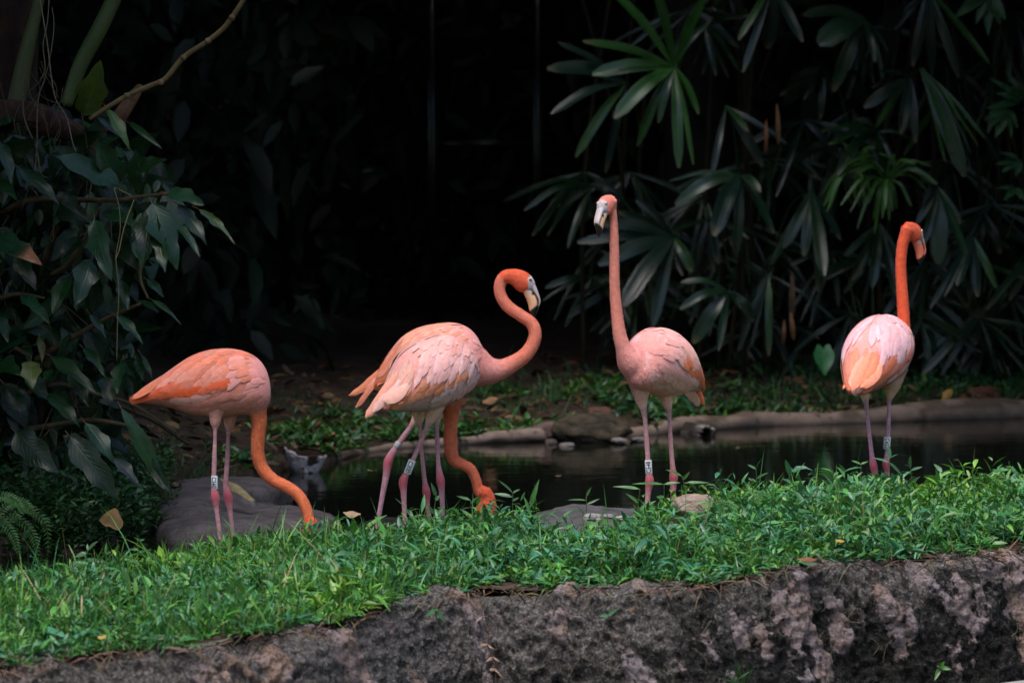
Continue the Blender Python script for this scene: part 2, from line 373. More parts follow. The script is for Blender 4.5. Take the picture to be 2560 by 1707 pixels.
# ------------------------------------------------------------------ leaf scatter machinery
T_LANCE = (np.array([(0, 0, 0), (.33, 0, 0), (.68, 0, 0), (1, 0, 0), (.33, .5, .16), (.68, .36, .12), (.33, -.5, .16), (.68, -.36, .12)], float),
           np.array([[1, 4, 5, 2], [1, 2, 7, 6]]), np.array([[0, 4, 1], [2, 5, 3], [0, 1, 6], [2, 3, 7]]))
T_BLADE = (np.array([(0, .4, 0), (0, -.4, 0), (.4, .5, 0), (.4, -.5, 0), (.75, .32, 0), (.75, -.32, 0), (1, 0, 0)], float), np.array([[0, 1, 3, 2], [2, 3, 5, 4]]), np.array([[4, 5, 6]]))
T_OVAL = (np.array([(0, 0, 0), (.25, 0, 0), (.6, 0, 0), (1, 0, 0), (.25, .42, .1), (.6, .46, .14), (.25, -.42, .1), (.6, -.46, .14), (.88, .2, .05), (.88, -.2, .05)], float),
          np.array([[1, 4, 5, 2], [1, 2, 7, 6]]), np.array([[0, 4, 1], [2, 5, 8], [2, 8, 3], [0, 1, 6], [2, 9, 7], [2, 3, 9]]))
def leaves_np(base, dirv, nrm, L, W, col, tmpl, droop):
    tv, tq, tt = tmpl; N = len(base); dirv = nrmz(dirv); side = nrmz(np.cross(nrm, dirv)); n = np.cross(dirv, side)
    x, y, z = tv[:, 0], tv[:, 1], tv[:, 2]
    V = base[:, None, :] + dirv[:, None, :] * (x[None, :, None] * L[:, None, None]) + side[:, None, :] * (y[None, :, None] * W[:, None, None]) + n[:, None, :] * (z[None, :, None] * W[:, None, None])
    V[..., 2] -= droop[:, None] * L[:, None] * x[None, :] ** 2
    k = len(tv); off = (np.arange(N) * k)[:, None, None]
    uv = np.tile(np.stack([x, y + .5], -1), (N, 1))
    return V.reshape(-1, 3), [(tq[None] + off).reshape(-1, 4), (tt[None] + off).reshape(-1, 3)], np.repeat(col, k, axis=0), uv
def merge(lst):
    V = np.vstack([l[0] for l in lst]); C_ = np.vstack([l[2] for l in lst]); U = np.vstack([l[3] for l in lst]); o = 0; Q = []; T = []
    for l in lst: Q.append(l[1][0] + o); T.append(l[1][1] + o); o += len(l[0])
    return V, [np.vstack(Q), np.vstack(T)], C_, U
def ang(az, el): return np.stack([np.cos(az) * np.cos(el), np.sin(az) * np.cos(el), np.sin(el)], -1)
def plants(base, h, nleaf, Lm, Wr, colr, el=(.1, .95), tmpl=T_LANCE, droop=(.05, .35)):
    """leafy stems: base (N,3), heights, leaves per plant"""
    N = len(base); idx = np.repeat(np.arange(N), nleaf); M_ = len(idx); k = np.tile(np.arange(nleaf), N)
    az = rng.random(N)[idx] * 6.28 + k * 2.4 + rng.normal(0, .4, M_); e = rng.uniform(el[0], el[1], M_)
    lean = rng.normal(0, .35, (N, 2)); t = (k + .6) / nleaf
    b = base[idx].copy(); b[:, :2] += lean[idx] * (h[idx] * t)[:, None]; b[:, 2] += h[idx] * t
    L = Lm * rng.lognormal(0, .28, M_); W = L * Wr * rng.uniform(.8, 1.2, M_)
    dv = ang(az, e); up = np.array([0, 0, 1.]) + rng.normal(0, .3, (M_, 3))
    return leaves_np(b, dv, up, L, W, colr[idx] * rng.uniform(.6, 1.4, (M_, 1)), tmpl, rng.uniform(*droop, M_))
def blades(base, L, W, colr, lean=.55, droop=(.1, .7)):
    N = len(base); dv = ang(rng.random(N) * 6.28, rng.normal(1.15, lean * .5, N).clip(.3, 1.55))
    return leaves_np(base, dv, rng.normal(0, 1, (N, 3)), L, W, colr, T_BLADE, rng.uniform(*droop, N))

# ground cover of the near bank
def bank_pts(n, vmin=-.01, vmax=1.0, pxr=(-500, 3050)):
    px = rng.uniform(*pxr, n); v = rng.uniform(vmin, vmax, n); d = d_near(px) + (d_back(px) - d_near(px)) * v
    return px, v, np.stack([(px - CX) / FPX * d, d, bank_z(px, np.clip(v, 0, 1))], -1)
LG = np.array([[.050, .175, .040], [.070, .215, .028], [.055, .180, .075], [.105, .220, .028], [.042, .140, .038]])
def cover_cols(n, pos):
    c = LG[rng.integers(0, len(LG), n)]; w = fbm(pos * 1.8, 2, 61)[:, None]
    return c * (1 + .3 * w) * np.where(w > .2, np.array([1.0, 1.02, .85]), np.array([.82, .98, 1.25]))
px, v, b = bank_pts(9500)
clump = fbm(b * 3.0, 3, 62); broad = np.interp(px, [-500, 500, 900, 2600], [.22, .32, .55, .75]) + .6 * clump
edge_v = np.clip(.015 + .13 * fbm(np.stack([px / 90, 0 * px, 0 * px], -1), 3, 64), 0, .2)
keep = (v > edge_v) & (rng.random(len(px)) < np.clip(broad, .12, 1)) & ~((px > 1350) & (px < 1600) & (v > .8)) & ~((px > 1668) & (px < 1800) & (v > .5) & (v < .86)) & (fbm(b * 2.6, 3, 66) > -.42)
px, v, b = px[keep], v[keep], b[keep]
h = rng.uniform(.015, .085, len(b)) * np.interp(v, [0, .12, 1], [.35, 1, 1.15]) * np.interp(px, [0, 1200, 1900], [.85, 1, 1.15])
hm = np.clip(1 + 1.5 * fbm(b * 4.2, 3, 65), .3, 1.8) * np.interp(v, [.5, .9], [1, .72]); h = h * hm
lst = [plants(b, h, 8, .055, .205, cover_cols(len(b), b), (.0, 1.15), T_LANCE, (.1, .6))]
px, v, b = bank_pts(7000, -.03, 1.0); h = rng.uniform(.005, .03, len(b))        # low filler leaves
keep = (v > np.clip(.0 + .13 * fbm(np.stack([px / 90, 0 * px, 0 * px], -1), 3, 64), -.02, .2)) & ~((px > 1350) & (px < 1600) & (v > .8)) & ~((px > 1668) & (px < 1800) & (v > .5) & (v < .86)) & (fbm(b * 2.6, 3, 66) > -.42); b = b[keep]; h = h[keep]
lst.append(plants(b, h, 4, .040, .3, cover_cols(len(b), b) * .85, (0, .6)))
V, F, cc, uv = merge(lst); mk('ground_cover', V, F, M['cover'], col=cc, uv=uv, kind='stuff', label='low leafy green ground cover over the near bank', category='ground cover')
px, v, b = bank_pts(105000, -.02, 1.0); g = fbm(b * 2.2, 3, 63) + np.interp(px, [-400, 700, 1300, 2600], [.45, .35, -.1, -.3]); keep = (v > np.clip(.0 + .13 * fbm(np.stack([px / 90, 0 * px, 0 * px], -1), 3, 64), -.02, .2)) & (rng.random(len(px)) < np.clip(.5 + g, .15, 1)) & ~((px > 1350) & (px < 1600) & (v > .8)) & ~((px > 1668) & (px < 1800) & (v > .5) & (v < .86)) & (fbm(b * 2.6, 3, 66) > -.42); b = b[keep]; px = px[keep]; v = v[keep]
Lg = np.clip(1 + 1.2 * fbm(b * 4.2, 3, 65), .45, 1.6) * np.interp(v, [.5, .9], [.95, .68]) * rng.lognormal(math.log(.070), .48, len(b)) * np.interp(v, [0, .1, 1], [.6, 1, 1.05])
dry = (rng.random(len(b)) < .07)[:, None]
lst = [blades(b, Lg, rng.uniform(.002, .0062, len(b)), np.where(dry, np.array([.28, .22, .10]), cover_cols(len(b), b) * np.array([1.05, 1.06, .75]) * rng.uniform(.55, 1.4, (len(b), 1))))]
V, F, cc, uv = merge(lst); mk('bank_grass', V, F, M['cover'], col=cc, uv=uv, kind='stuff', label='short grass blades between the leafy ground cover', category='grass')
# dry straw and rootlets along the bank's front edge
px, v, b = bank_pts(1500, -.09, .05); dv = ang(rng.random(len(b)) * 6.28, rng.normal(-.1, .35, len(b)))
V, F, cc, uv = leaves_np(b + np.array([0, 0, .004]), dv, rng.normal(0, 1, (len(b), 3)), rng.uniform(.03, .10, len(b)), rng.uniform(.002, .005, len(b)), tint((.09, .06, .035), len(b), .7), T_BLADE, rng.uniform(0, .6, len(b)))
mk('dry_straw', V, F, M['dry_leaf'], col=cc, uv=uv, kind='stuff', label='dry straw and rootlets along the top edge of the rock wall', category='straw')

# grass, herbs and litter on the far shore
def shore_pts(n, pxr, er): 
    px = rng.uniform(*pxr, n); e = rng.uniform(0, 1, n) ** 1.4 * (er[1] - er[0]) + er[0]; d = d_shore(px) + e
    return px, e, np.stack([(px - CX) / FPX * d, d, ground_z(px, e)], -1)
lst = []
px, e, b = shore_pts(9000, (-300, 3000), (.06, 3.2)); g = fbm(b * 1.1, 3, 71) + np.interp(px, [0, 500, 900, 1100, 1300, 1600, 2600], [.35, .15, -.25, .15, .1, .3, .3]) - .12 * np.clip(e - .5, 0, 2); keep = rng.random(len(px)) < np.clip(-.05 + 1.5 * g, 0, .7)
b = b[keep]; lst.append(plants(b, rng.uniform(.01, .06, len(b)), 6, .065, .25, cover_cols(len(b), b) * .6))
V, F, cc, uv = merge(lst); mk('shore_herbs', V, F, M['cover'], col=cc, uv=uv, kind='stuff', label='patchy green herbs on the far shore of the pond', category='herbs')
px, e, b = shore_pts(16000, (-300, 3000), (.05, 3.5)); keep = rng.random(len(px)) < np.clip(.15 + 1.2 * fbm(b * .9, 3, 72), .02, 1); b = b[keep]
V, F, cc, uv = merge([blades(b, rng.lognormal(math.log(.10), .4, len(b)), rng.uniform(.004, .008, len(b)), cover_cols(len(b), b) * .5)])
mk('shore_grass', V, F, M['cover'], col=cc, uv=uv, kind='stuff', label='thin grass on the far shore of the pond', category='grass')
px, e, b = shore_pts(1200, (300, 3000), (.1, 4.5)); N = len(b)  # litter
LC = np.array([[.20, .085, .035], [.28, .13, .05], [.12, .07, .05], [.30, .20, .10], [.10, .05, .035]])
V, F, cc, uv = leaves_np(b + np.array([0, 0, .03]), ang(rng.random(N) * 6.28, rng.normal(.05, .22, N)), np.array([0, 0, 1.]) + rng.normal(0, .3, (N, 3)), rng.uniform(.05, .14, N), rng.uniform(.02, .06, N), LC[rng.integers(0, 5, N)] * rng.uniform(.25, .7, (N, 1)), T_OVAL, rng.uniform(-.2, .4, N))
mk('leaf_litter', V, F, M['dry_leaf'], col=cc, uv=uv, kind='stuff', label='brown fallen leaves littering the far shore', category='leaf litter')
# dark undergrowth of the left shore
px, e, b = shore_pts(4200, (-400, 420), (.02, 1.6)); keep = rng.random(len(px)) < np.clip(.6 + fbm(b * 2, 3, 73), .2, 1); b = b[keep]
V, F, cc, uv = merge([plants(b, rng.uniform(.02, .16, len(b)), 9, .036, .34, tint((.035, .10, .03), len(b), .5))])
mk('undergrowth', V, F, M['cover'], col=cc, uv=uv, kind='stuff', label='dark green undergrowth beneath the leafy tree by the water', category='undergrowth')

# ------------------------------------------------------------------ flamingos
BS = 702.0                                                    # pixels per metre of the side-view outline below
TX = np.array([325, 345, 370, 400, 440, 480, 520, 560, 600, 630, 650, 665, 674, 677], float)
TT = np.array([999, 982, 963, 942, 913, 889, 876, 871, 875, 886, 901, 923, 952, 980], float)
TB = np.array([1003, 1006, 1009, 1012, 1022, 1036, 1043, 1042, 1037, 1036, 1032, 1022, 1004, 983], float)
TW = np.array([.010, .026, .042, .058, .080, .098, .108, .111, .106, .095, .081, .061, .035, .004])
TT_P = np.array([992, 966, 940, 912, 886, 875, 871, 871, 876, 887, 902, 923, 952, 980], float)
TB_P = np.array([1006, 1014, 1020, 1027, 1036, 1042, 1045, 1043, 1038, 1036, 1032, 1022, 1004, 983], float)
TW_P = np.array([.020, .042, .062, .080, .100, .114, .121, .121, .113, .100, .084, .062, .035, .004])
K_SLIM = catmull(np.stack([TX, TT, TB, TW * 700], -1), 200); K_PLUMP = catmull(np.stack([TX, TT_P, TB_P, TW_P * 700], -1), 200)
_k = K_SLIM
def torso_local(u, th, inflate=0.0):
    """u 0 tail .. 1 chest; th 0 = top, +pi/2 = left side, pi = belly -> bird-local metres (x forward, y left, z up)"""
    x = TX[0] + (TX[-1] - TX[0]) * np.clip(u, 0, 1)
    t, b, w = np.interp(x, _k[:, 0], _k[:, 1]), np.interp(x, _k[:, 0], _k[:, 2]), np.interp(x, _k[:, 0], _k[:, 3]) / 700
    h = np.maximum(b - t, 1) / 2 / BS + inflate; c = (957 - (t + b) / 2) / BS
    return np.stack([(x - 555) / BS, (w + inflate) * np.sin(th), c + h * np.cos(th)], -1)
HS = 661.0
def hp(px, py, lat=0): return ((px - 1306) / HS, lat / HS, (700 - py) / HS)     # head-local metres from the side-view outline
HEAD = [(*hp(1266, 691), 17 / HS), (*hp(1284, 692), 20.5 / HS), (*hp(1300, 699), 24.5 / HS), (*hp(1311, 708), 25 / HS), (*hp(1320, 716), 22 / HS), (*hp(1326, 724), 16 / HS)]
UB_A = [(1329, 690), (1336, 707), (1342, 720), (1348.6, 739), (1352, 752.5), (1350, 764), (1344, 781), (1337, 794.5)]
UB_B = [(1318, 712), (1324, 720), (1330, 727), (1339, 738), (1344.5, 747), (1346.5, 757), (1341, 776), (1336, 793)]
UB_W = [12, 12, 11.5, 10.5, 9.5, 8.5, 5.5, 1.5]
LB_A = [(1319, 711), (1328, 720), (1337, 732), (1343.5, 745), (1346, 758), (1341.5, 776), (1335.5, 793)]
LB_B = [(1306, 727), (1313, 742), (1317, 752), (1321, 764), (1323, 776), (1328, 787), (1335, 794)]
LB_W = [14, 13.5, 12.5, 11.5, 10.5, 7, 1.5]
def loft(A, B, W):
    A = np.array([hp(*a) for a in A]); B = np.array([hp(*b) for b in B]); W = np.array(W) / HS
    S = catmull(np.hstack([(A + B) / 2, A - B, W[:, None]]), 22); c, ab, w = S[:, :3], S[:, 3:6] / 2, S[:, 6]
    th = np.arange(14) / 14 * 2 * np.pi
    V = c[:, None, :] + ab[:, None, :] * np.cos(th)[None, :, None] + np.array([0, 1., 0])[None, None, :] * (w[:, None] * np.sin(th)[None, :])[..., None]
    V = V.reshape(-1, 3); n = 22; F = grid_faces(n, 14, True); V = np.vstack([V, c[0], c[-1]]); j = np.arange(14)
    return V, F, np.vstack([np.stack([np.full(14, n * 14), (j + 1) % 14, j], 1), np.stack([np.full(14, n * 14 + 1), (n - 1) * 14 + j, (n - 1) * 14 + (j + 1) % 14], 1)])
def rot(yaw, pit):                                            # yaw about z, then nose-up pitch about the bird's lateral axis
    return np.array(Matrix.Rotation(yaw, 3, 'Z') @ Matrix.Rotation(-pit, 3, 'Y'))
def remeshed(V, F, voxel):
    me = mesh_np('tmp', V, F, smooth=True); o = bpy.data.objects.new('tmp', me); C.objects.link(o)
    m = o.modifiers.new('r', 'REMESH'); m.mode = 'VOXEL'; m.voxel_size = voxel; m.use_smooth_shade = True
    dg = bpy.context.evaluated_depsgraph_get(); ev = o.evaluated_get(dg); em = ev.to_mesh()
    n = len(em.vertices); v = np.zeros(n * 3); em.vertices.foreach_get('co', v)
    npoly = len(em.polygons); ls = np.zeros(npoly, np.int32); lt = np.zeros(npoly, np.int32); em.polygons.foreach_get('loop_start', ls); em.polygons.foreach_get('loop_total', lt)
    lp = np.zeros(len(em.loops), np.int32); em.loops.foreach_get('vertex_index', lp)
    ed = np.zeros(len(em.edges) * 2, np.int32); em.edges.foreach_get('vertices', ed)
    ev.to_mesh_clear(); bpy.data.objects.remove(o); bpy.data.meshes.remove(me)
    fq = lp[ls[lt == 4][:, None] + np.arange(4)]; ft = lp[ls[lt == 3][:, None] + np.arange(3)] if (lt == 3).any() else np.zeros((0, 3), np.int32)
    return v.reshape(-1, 3), [fq, ft], ed.reshape(-1, 2)
def laplace(V, E, w, it):
    n = len(V); deg = np.bincount(E.ravel(), minlength=n)[:, None]
    for _ in range(it):
        S = np.stack([np.bincount(E[:, 0], V[E[:, 1], k], n) + np.bincount(E[:, 1], V[E[:, 0], k], n) for k in range(3)], -1)
        V = V + w[:, None] * (S / np.maximum(deg, 1) - V)
    return V

def feather_mesh(path, nrm, wid, lift, nl=7, blunt=.8, camber=.10):
    """path (nl,3), normals (nl,3): a thin cambered vane"""
    T = nrmz(np.gradient(path, axis=0)); S = nrmz(np.cross(nrm, T)); t = np.linspace(0, 1, len(path))
    prof = np.minimum(1, .35 + 2.2 * t) * np.where(t > blunt, np.sqrt(np.clip(1 - ((t - blunt) / (1 - blunt)) ** 2, 0, 1)) * .92 + .08, 1)
    c = np.array([-1, -.55, 0, .55, 1.])
    V = path[:, None, :] + S[:, None, :] * (wid * prof[:, None] * c[None, :])[..., None] + nrm[:, None, :] * ((lift * t)[:, None] - camber * wid * prof[:, None] * (c[None, :] ** 2))[..., None]
    uv = np.stack(np.broadcast_arrays(t[:, None], (c[None, :] + 1) / 2), -1).reshape(-1, 2)
    return V.reshape(-1, 3), grid_faces(len(path), 5), uv

def flamingo(label, d, org, yaw, pit, sc, neck, head, legs, pal, tails=(), seed=0, group='flamingos at the pond', feet_z=-.05, band=None, messy=.5, head_short=False, plump=False, lx=1.0, nb=(.02, .10)):
    """org: pixel of the torso's reference point; neck: (px, py, r_px, depth offset); head: (px, py, dd, yaw, pitch); legs: lists of (px, py, r_px, dd)"""
    global _k
    _k = K_PLUMP if plump else K_SLIM
    rs = np.random.default_rng(seed); s = FPX / d
    o3 = P(org[0], org[1], d + (org[2] if len(org) > 2 else 0)); R = rot(yaw, pit)
    root = thing('flamingo', (o3[0], o3[1], feet_z), label, 'flamingo', group)
    LX = np.array([lx, 1, 1]); tw = lambda L: o3 + (np.asarray(L) * LX * sc) @ R.T
    u = .5 - .5 * np.cos(np.linspace(.0, np.pi, 56)); th = np.arange(40) / 40 * 2 * np.pi
    U, TH = np.meshgrid(u, th, indexing='ij'); TV = tw(torso_local(U.ravel(), TH.ravel()))
    n = len(u); V = np.vstack([TV, TV[:40].mean(0), TV[-40:].mean(0)]); j = np.arange(40)
    tri = np.vstack([np.stack([np.full(40, n * 40), (j + 1) % 40, j], 1), np.stack([np.full(40, n * 40 + 1), (n - 1) * 40 + j, (n - 1) * 40 + (j + 1) % 40], 1)])
    parts = [(V, grid_faces(n, 40, True), tri)]
    Rh = rot(head[3], head[4]); hc = P(head[0], head[1], d + head[2]); hsc = head[5] if len(head) > 5 else 1.0
    hw = lambda L: hc + (np.asarray(L) * hsc) @ Rh.T
    hk = np.array(HEAD[1:] if head_short else HEAD); hk = np.hstack([hw(hk[:, :3]), hk[:, 3:] * hsc]); lat = Rh[:, 1]
    nk = np.array([(*P(a, b, d + e), r / s) for a, b, r, e in neck])
    NK = catmull(np.vstack([nk, hk[:1]]), 70); parts.append(tube(NK, lat=lat, latf=1, seg=20, resample=False))
    HK = catmull(hk, 16); parts.append(tube(np.vstack([NK[-2:-1], HK]), lat=lat, latf=.80, seg=20, resample=False))
    LK = []
    for lg in legs:
        k = np.array([(*P(a, b, d + e), r / s) for a, b, r, e in lg]); ft = k[-1].copy(); g = k[-1] + (k[-1] - k[-2]) / np.linalg.norm((k[-1] - k[-2])[:3]) * .02
        dz = (k[-1][2] - feet_z); slope = (k[-1] - k[-2])[:2] / max(1e-3, (k[-2] - k[-1])[2]); ft[:2] += slope * dz * .8; ft[2] = feet_z + .008; ft[3] = .007
        k = np.vstack([k, ft]); KK = catmull(k, 60); LK.append(KK); parts.append(tube(KK, seg=10, resample=False))
        fw = R[:, 0] * np.array([1, 1, 0]); fw = fw / np.linalg.norm(fw)
        for a in (-.5, 0, .5):
            c_, s_ = math.cos(a), math.sin(a); dv = np.array([fw[0] * c_ - fw[1] * s_, fw[0] * s_ + fw[1] * c_, 0])
            parts.append(tube(np.array([(*ft[:3], .0075), (*(ft[:3] + dv * .04 + [0, 0, .001]), .006), (*(ft[:3] + dv * .085 - [0, 0, .003]), .004)]), 8, 8))
    V, F = join(parts); V, F, E = remeshed(V, F, .0034)
    # distance to each member tells which part of the body a vertex belongs to
    def dist(S):
        best = np.full(len(V), 9.); par = np.zeros(len(V))
        for k in range(len(S)):
            q = np.linalg.norm(V - S[k, :3], axis=1) - S[k, 3]; m = q < best; best[m] = q[m]; par[m] = k / (len(S) - 1)
        return best, par
    dn, tn = dist(NK); dh, thd = dist(HK); dl = np.full(len(V), 9.); tl = np.zeros(len(V))
    for KK in LK:
        a, b = dist(KK); m = a < dl; dl[m] = a[m]; tl[m] = b[m]
    loc = ((V - o3) @ R) / sc / LX; uu = np.clip((loc[:, 0] * BS + 555 - TX[0]) / (TX[-1] - TX[0]), 0, 1)
    inside = np.abs(loc[:, 1]) < .14
    ct, ht, wt = np.interp(uu, np.linspace(0, 1, 200), np.interp(np.linspace(TX[0], TX[-1], 200), _k[:, 0], 957 - (_k[:, 1] + _k[:, 2]) / 2)) / BS, None, np.interp(uu, np.linspace(0, 1, 200), np.interp(np.linspace(TX[0], TX[-1], 200), _k[:, 0], _k[:, 3])) / 700
    hh = np.interp(uu, np.linspace(0, 1, 200), np.interp(np.linspace(TX[0], TX[-1], 200), _k[:, 0], (_k[:, 2] - _k[:, 1]) / 2)) / BS
    dt = (np.sqrt((loc[:, 1] / np.maximum(wt, .004)) ** 2 + ((loc[:, 2] - ct) / np.maximum(hh, .004)) ** 2) - 1) * np.minimum(wt, hh) * sc
    dt = np.where(np.abs(loc[:, 0] * BS + 555 - (TX[0] + TX[-1]) / 2) > (TX[-1] - TX[0]) / 2 + 6, .2, dt)
    leg = (dl < np.minimum(dn, dt) - .001) | ((dl < .004) & (dt > .012)); 
    w = np.where(leg, np.where(tl < .25, .35, .06), .5); V2 = laplace(V, E, w, 9)
    junction = np.exp(-((dn - dt) / .03) ** 2) * (dt < .05) * (dn < .05); V2 = laplace(V2, E, .5 * junction, 30)
    # colour
    top = np.clip(((loc[:, 2] - ct) / np.maximum(hh, .01) + 1) / 2, 0, 1)
    nz = fbm(loc * np.array([14, 30, 30]), 3, seed + 3); nz2 = fbm(loc * 9, 2, seed + 5)
    body = pal['body'][None, :] * (1 - .0) * np.ones((len(V), 1)); mixv = lambda a, b, f: a * (1 - f[:, None]) + b * f[:, None]
    body = mixv(body, pal['belly'][None, :], np.clip((.42 - top) / .35 + .3 * nz, 0, 1)); body = mixv(body, pal['breast'][None, :], np.clip((uu - .72) / .2 + .35 * nz2, 0, 1))
    body = mixv(body, pal['pale'][None, :], np.clip(nz * 1.2 - .1, 0, .5))
    nbf = np.clip((tn - nb[0]) / nb[1], 0, 1)[:, None]; nc = (pal['neck'][None, :] * nbf + pal['breast'][None, :] * (1 - nbf)) * (1 + .10 * fbm(V * 60, 2, 7)[:, None] + .07 * fbm(V * 190, 2, 8)[:, None]); bl = np.clip((dt - dn) / .03 + .5, 0, 1); bl = bl * np.clip((dt + .012) / .025, 0, 1) if False else bl
    col = mixv(body, nc, bl * (dn < .06))
    hd = np.minimum(dn, dh); nh = (dh < dn + .004) & (dt > .04); hl = (V - hc) @ Rh / hsc
    col = np.where(nh[:, None], pal['head'][None, :], col)
    fx, fz_ = hl[:, 0] * HS + 1306, 700 - hl[:, 2] * HS
    facem = nh & (((fx - 1320.5) + .15 * (fz_ - 715) > 0) | (np.hypot(fx - 1325.5, fz_ - 698.5) < 7.0))
    col = np.where(facem[:, None], np.array([.46, .39, .40]), col)
    lt_ = tl; lc = np.tile(pal['leg'], (len(V), 1)) * (1 + .25 * fbm(V * np.array([90, 90, 160]), 2, 9)[:, None])
    kt = [np.argmax(KK[20:50, 3]) + 20 for KK in LK]; kp = np.array([KK[k, :3] for KK, k in zip(LK, kt)])
    dk = np.min(np.linalg.norm(V[:, None, :] - kp[None], axis=2), axis=1); lc = mixv(lc, pal['knee'][None, :], np.exp(-(dk / .034) ** 2))
    thin = np.clip((dl + 0 * dl < .02) * np.clip((tl - .16) / .05, 0, 1), 0, 1)
    lc = mixv(np.tile(pal['thigh'], (len(V), 1)), lc, np.clip((tl - .17) / .05, 0, 1))
    col = mixv(col, lc, leg * np.clip(dt / .006, 0, 1))
    mk('body', V2, F, M['feather'], root, col=np.clip(col, 0, 1))
    # short down over neck, head and underside: softens the outline
    me_ = bpy.data.objects[root.children[0].name].data if False else [c for c in root.children if c.name.startswith('body')][0].data
    VN = np.zeros(len(V2) * 3); me_.vertices.foreach_get('normal', VN); VN = VN.reshape(-1, 3)
    phi = np.arctan2(np.abs(loc[:, 1]), loc[:, 2] - ct); onneck = (dn < dt) & ~leg; ok = ((onneck | nh) & ~facem) | (~leg & ~onneck & ~nh & (phi > 1.75)) | (leg & (tl < .12))
    TN = nrmz(np.gradient(NK[:, :3], axis=0)); flow = np.where(onneck[:, None], -TN[np.clip((tn * 69).astype(int), 0, 69)], -R[:, 0][None, :] + np.array([0, 0, -.5])[None, :]); flow = np.where(nh[:, None], -Rh[:, 0][None, :], flow); flow = np.where(leg[:, None], np.array([0, 0, -1.])[None, :], flow)
    ii = rs.choice(np.flatnonzero(ok), 42000); fl_ = flow[ii] - VN[ii] * (flow[ii] * VN[ii]).sum(1)[:, None]; dv = nrmz(nrmz(fl_) + VN[ii] * np.where((onneck | nh)[ii], rs.uniform(.18, .42, len(ii)), rs.uniform(.04, .14, len(ii)))[:, None] + rs.normal(0, .12, (len(ii), 3)))
    big_ = np.where(onneck[ii] | nh[ii], rs.uniform(.004, .0075, len(ii)), rs.uniform(.006, .011, len(ii)))
    T_DOWN = (np.array([(0, .5, 0), (0, -.5, 0), (.6, .4, 0), (.6, -.4, 0), (1, 0, 0)], float), np.array([[0, 1, 3, 2]]), np.array([[2, 3, 4]]))
    dV, dF, dC, dU = leaves_np(V2[ii] - VN[ii] * .0006 + rs.normal(0, .0008, (len(ii), 3)), dv, VN[ii] + rs.normal(0, .10, (len(ii), 3)), big_, big_ * .38, np.clip(col[ii] * rs.uniform(.86, 1.12, (len(ii), 1)), 0, 1), T_DOWN, np.zeros(len(ii)))
    mk('down', dV, dF, M['plume'], root, col=dC, uv=dU, kind='stuff')
    # bill, eyes
    for nm, A, B, W, yb, base, tipc in (('upper_bill', UB_A, UB_B, UB_W, 757, pal.get('ubill', np.array([.58, .46, .45])), None), ('lower_bill', LB_A, LB_B, LB_W, 773, pal['bill'], None)):
        v, f, t = loft(A, B, W); py = 700 - v[:, 2] * HS; px_ = v[:, 0] * HS + 1306
        cb = np.tile(base, (len(v), 1)); cb = mixv(cb, np.array([[.48, .43, .43]]), np.clip((738 - py) / 16, 0, 1))
        if nm == 'lower_bill': cb = np.where(((px_ > np.interp(py, [720, 734, 746, 758, 776], [1323, 1332, 1340, 1343, 1338])) & (py > 722))[:, None], .012, cb)
        cb = np.where((py > yb + 5 * np.sin(px_ * .3))[:, None], .012, cb)
        mk(nm, hw(v), [f, t], M['bill'], root, col=cb)
    for sgn in (-1, 1):
        a = np.linspace(0, np.pi, 9); b_ = np.arange(12) / 12 * 2 * np.pi; A_, B_ = np.meshgrid(a, b_, indexing='ij'); er = 5.0 / HS
        sp = np.stack([er * np.sin(A_) * np.cos(B_), sgn * er * np.cos(A_), er * np.sin(A_) * np.sin(B_)], -1).reshape(-1, 3)
        sp = sp + np.array(hp(1325.5, 698.5, sgn * 12.6)); ca = A_.ravel()
        ce = np.where((ca < .45)[:, None], .008, np.where((ca < 1.05)[:, None], np.array([.62, .55, .28]), np.array([.55, .5, .5])))
        mk('eye', hw(sp), grid_faces(9, 12, True), M['eye'], root, col=ce)
    # wing plumage: overlapping feathers laid on the torso, each a vane of its own
    for side in (-1, 1):
        wing = None; fl = []; lf1 = .0012 + .0016 * min(messy, 1)
        def row(nf, u0, u1, p0, p1, wid, length, dphi, colour, amp, lift, curl=0):
            for k in range(nf):
                t = (k + .5) / nf; ua = u0 + (u1 - u0) * t + rs.normal(0, .012 * (1 + messy)); pa = p0 + (p1 - p0) * t + rs.normal(0, .04 * (1 + messy))
                ln = length * rs.uniform(.85, 1.15); tt = np.linspace(0, 1, 7)
                uu_ = ua - ln * tt; ph = pa + dphi * rs.uniform(.8, 1.2) * tt ** 1.2
                inf = .0018 + .0008 * rs.random()
                pt = torso_local(uu_, side * ph, inf); pu = torso_local(uu_ + .01, side * ph, inf) - torso_local(uu_ - .01, side * ph, inf); pv = torso_local(uu_, side * (ph + .02), inf) - torso_local(uu_, side * (ph - .02), inf)
                nn = nrmz(np.cross(pu, pv)); out = pt - torso_local(uu_, side * ph, -.5 * np.ones_like(uu_) * 0 - .01); nn = nn * np.sign((nn * out).sum(1))[:, None]
                c0 = colour * (1 + amp * rs.normal(0, .5)); c0 = c0 * (1 - .0) + 0; mixp = rs.random() ** 2 * amp * 1.6
                fl.append((tw(pt), nn @ R.T, wid * sc * rs.uniform(.85, 1.15), lift * sc * (1 + messy * rs.uniform(0, 1)), np.clip(c0 * (1 - mixp) + pal['pale'] * mixp, 0, .95)))
        row(10, .46, .18, 1.35, 1.72, .013, .20, .14, pal['orange'], .12, .0035)              # flight feathers
        row(12, .78, .30, 1.55, 1.80, .013, .16, .16, pal['orange'], .12, .0035)
        row(7, .25, .20, .25, 1.1, .015, .18, .10, pal['tailc'], .15, .003)               # tertials over the tail
        row(13, .42, .86, .98, 1.12, .0125, .19, .66, pal['covert'], .22, lf1)            # long coverts hanging over the flank
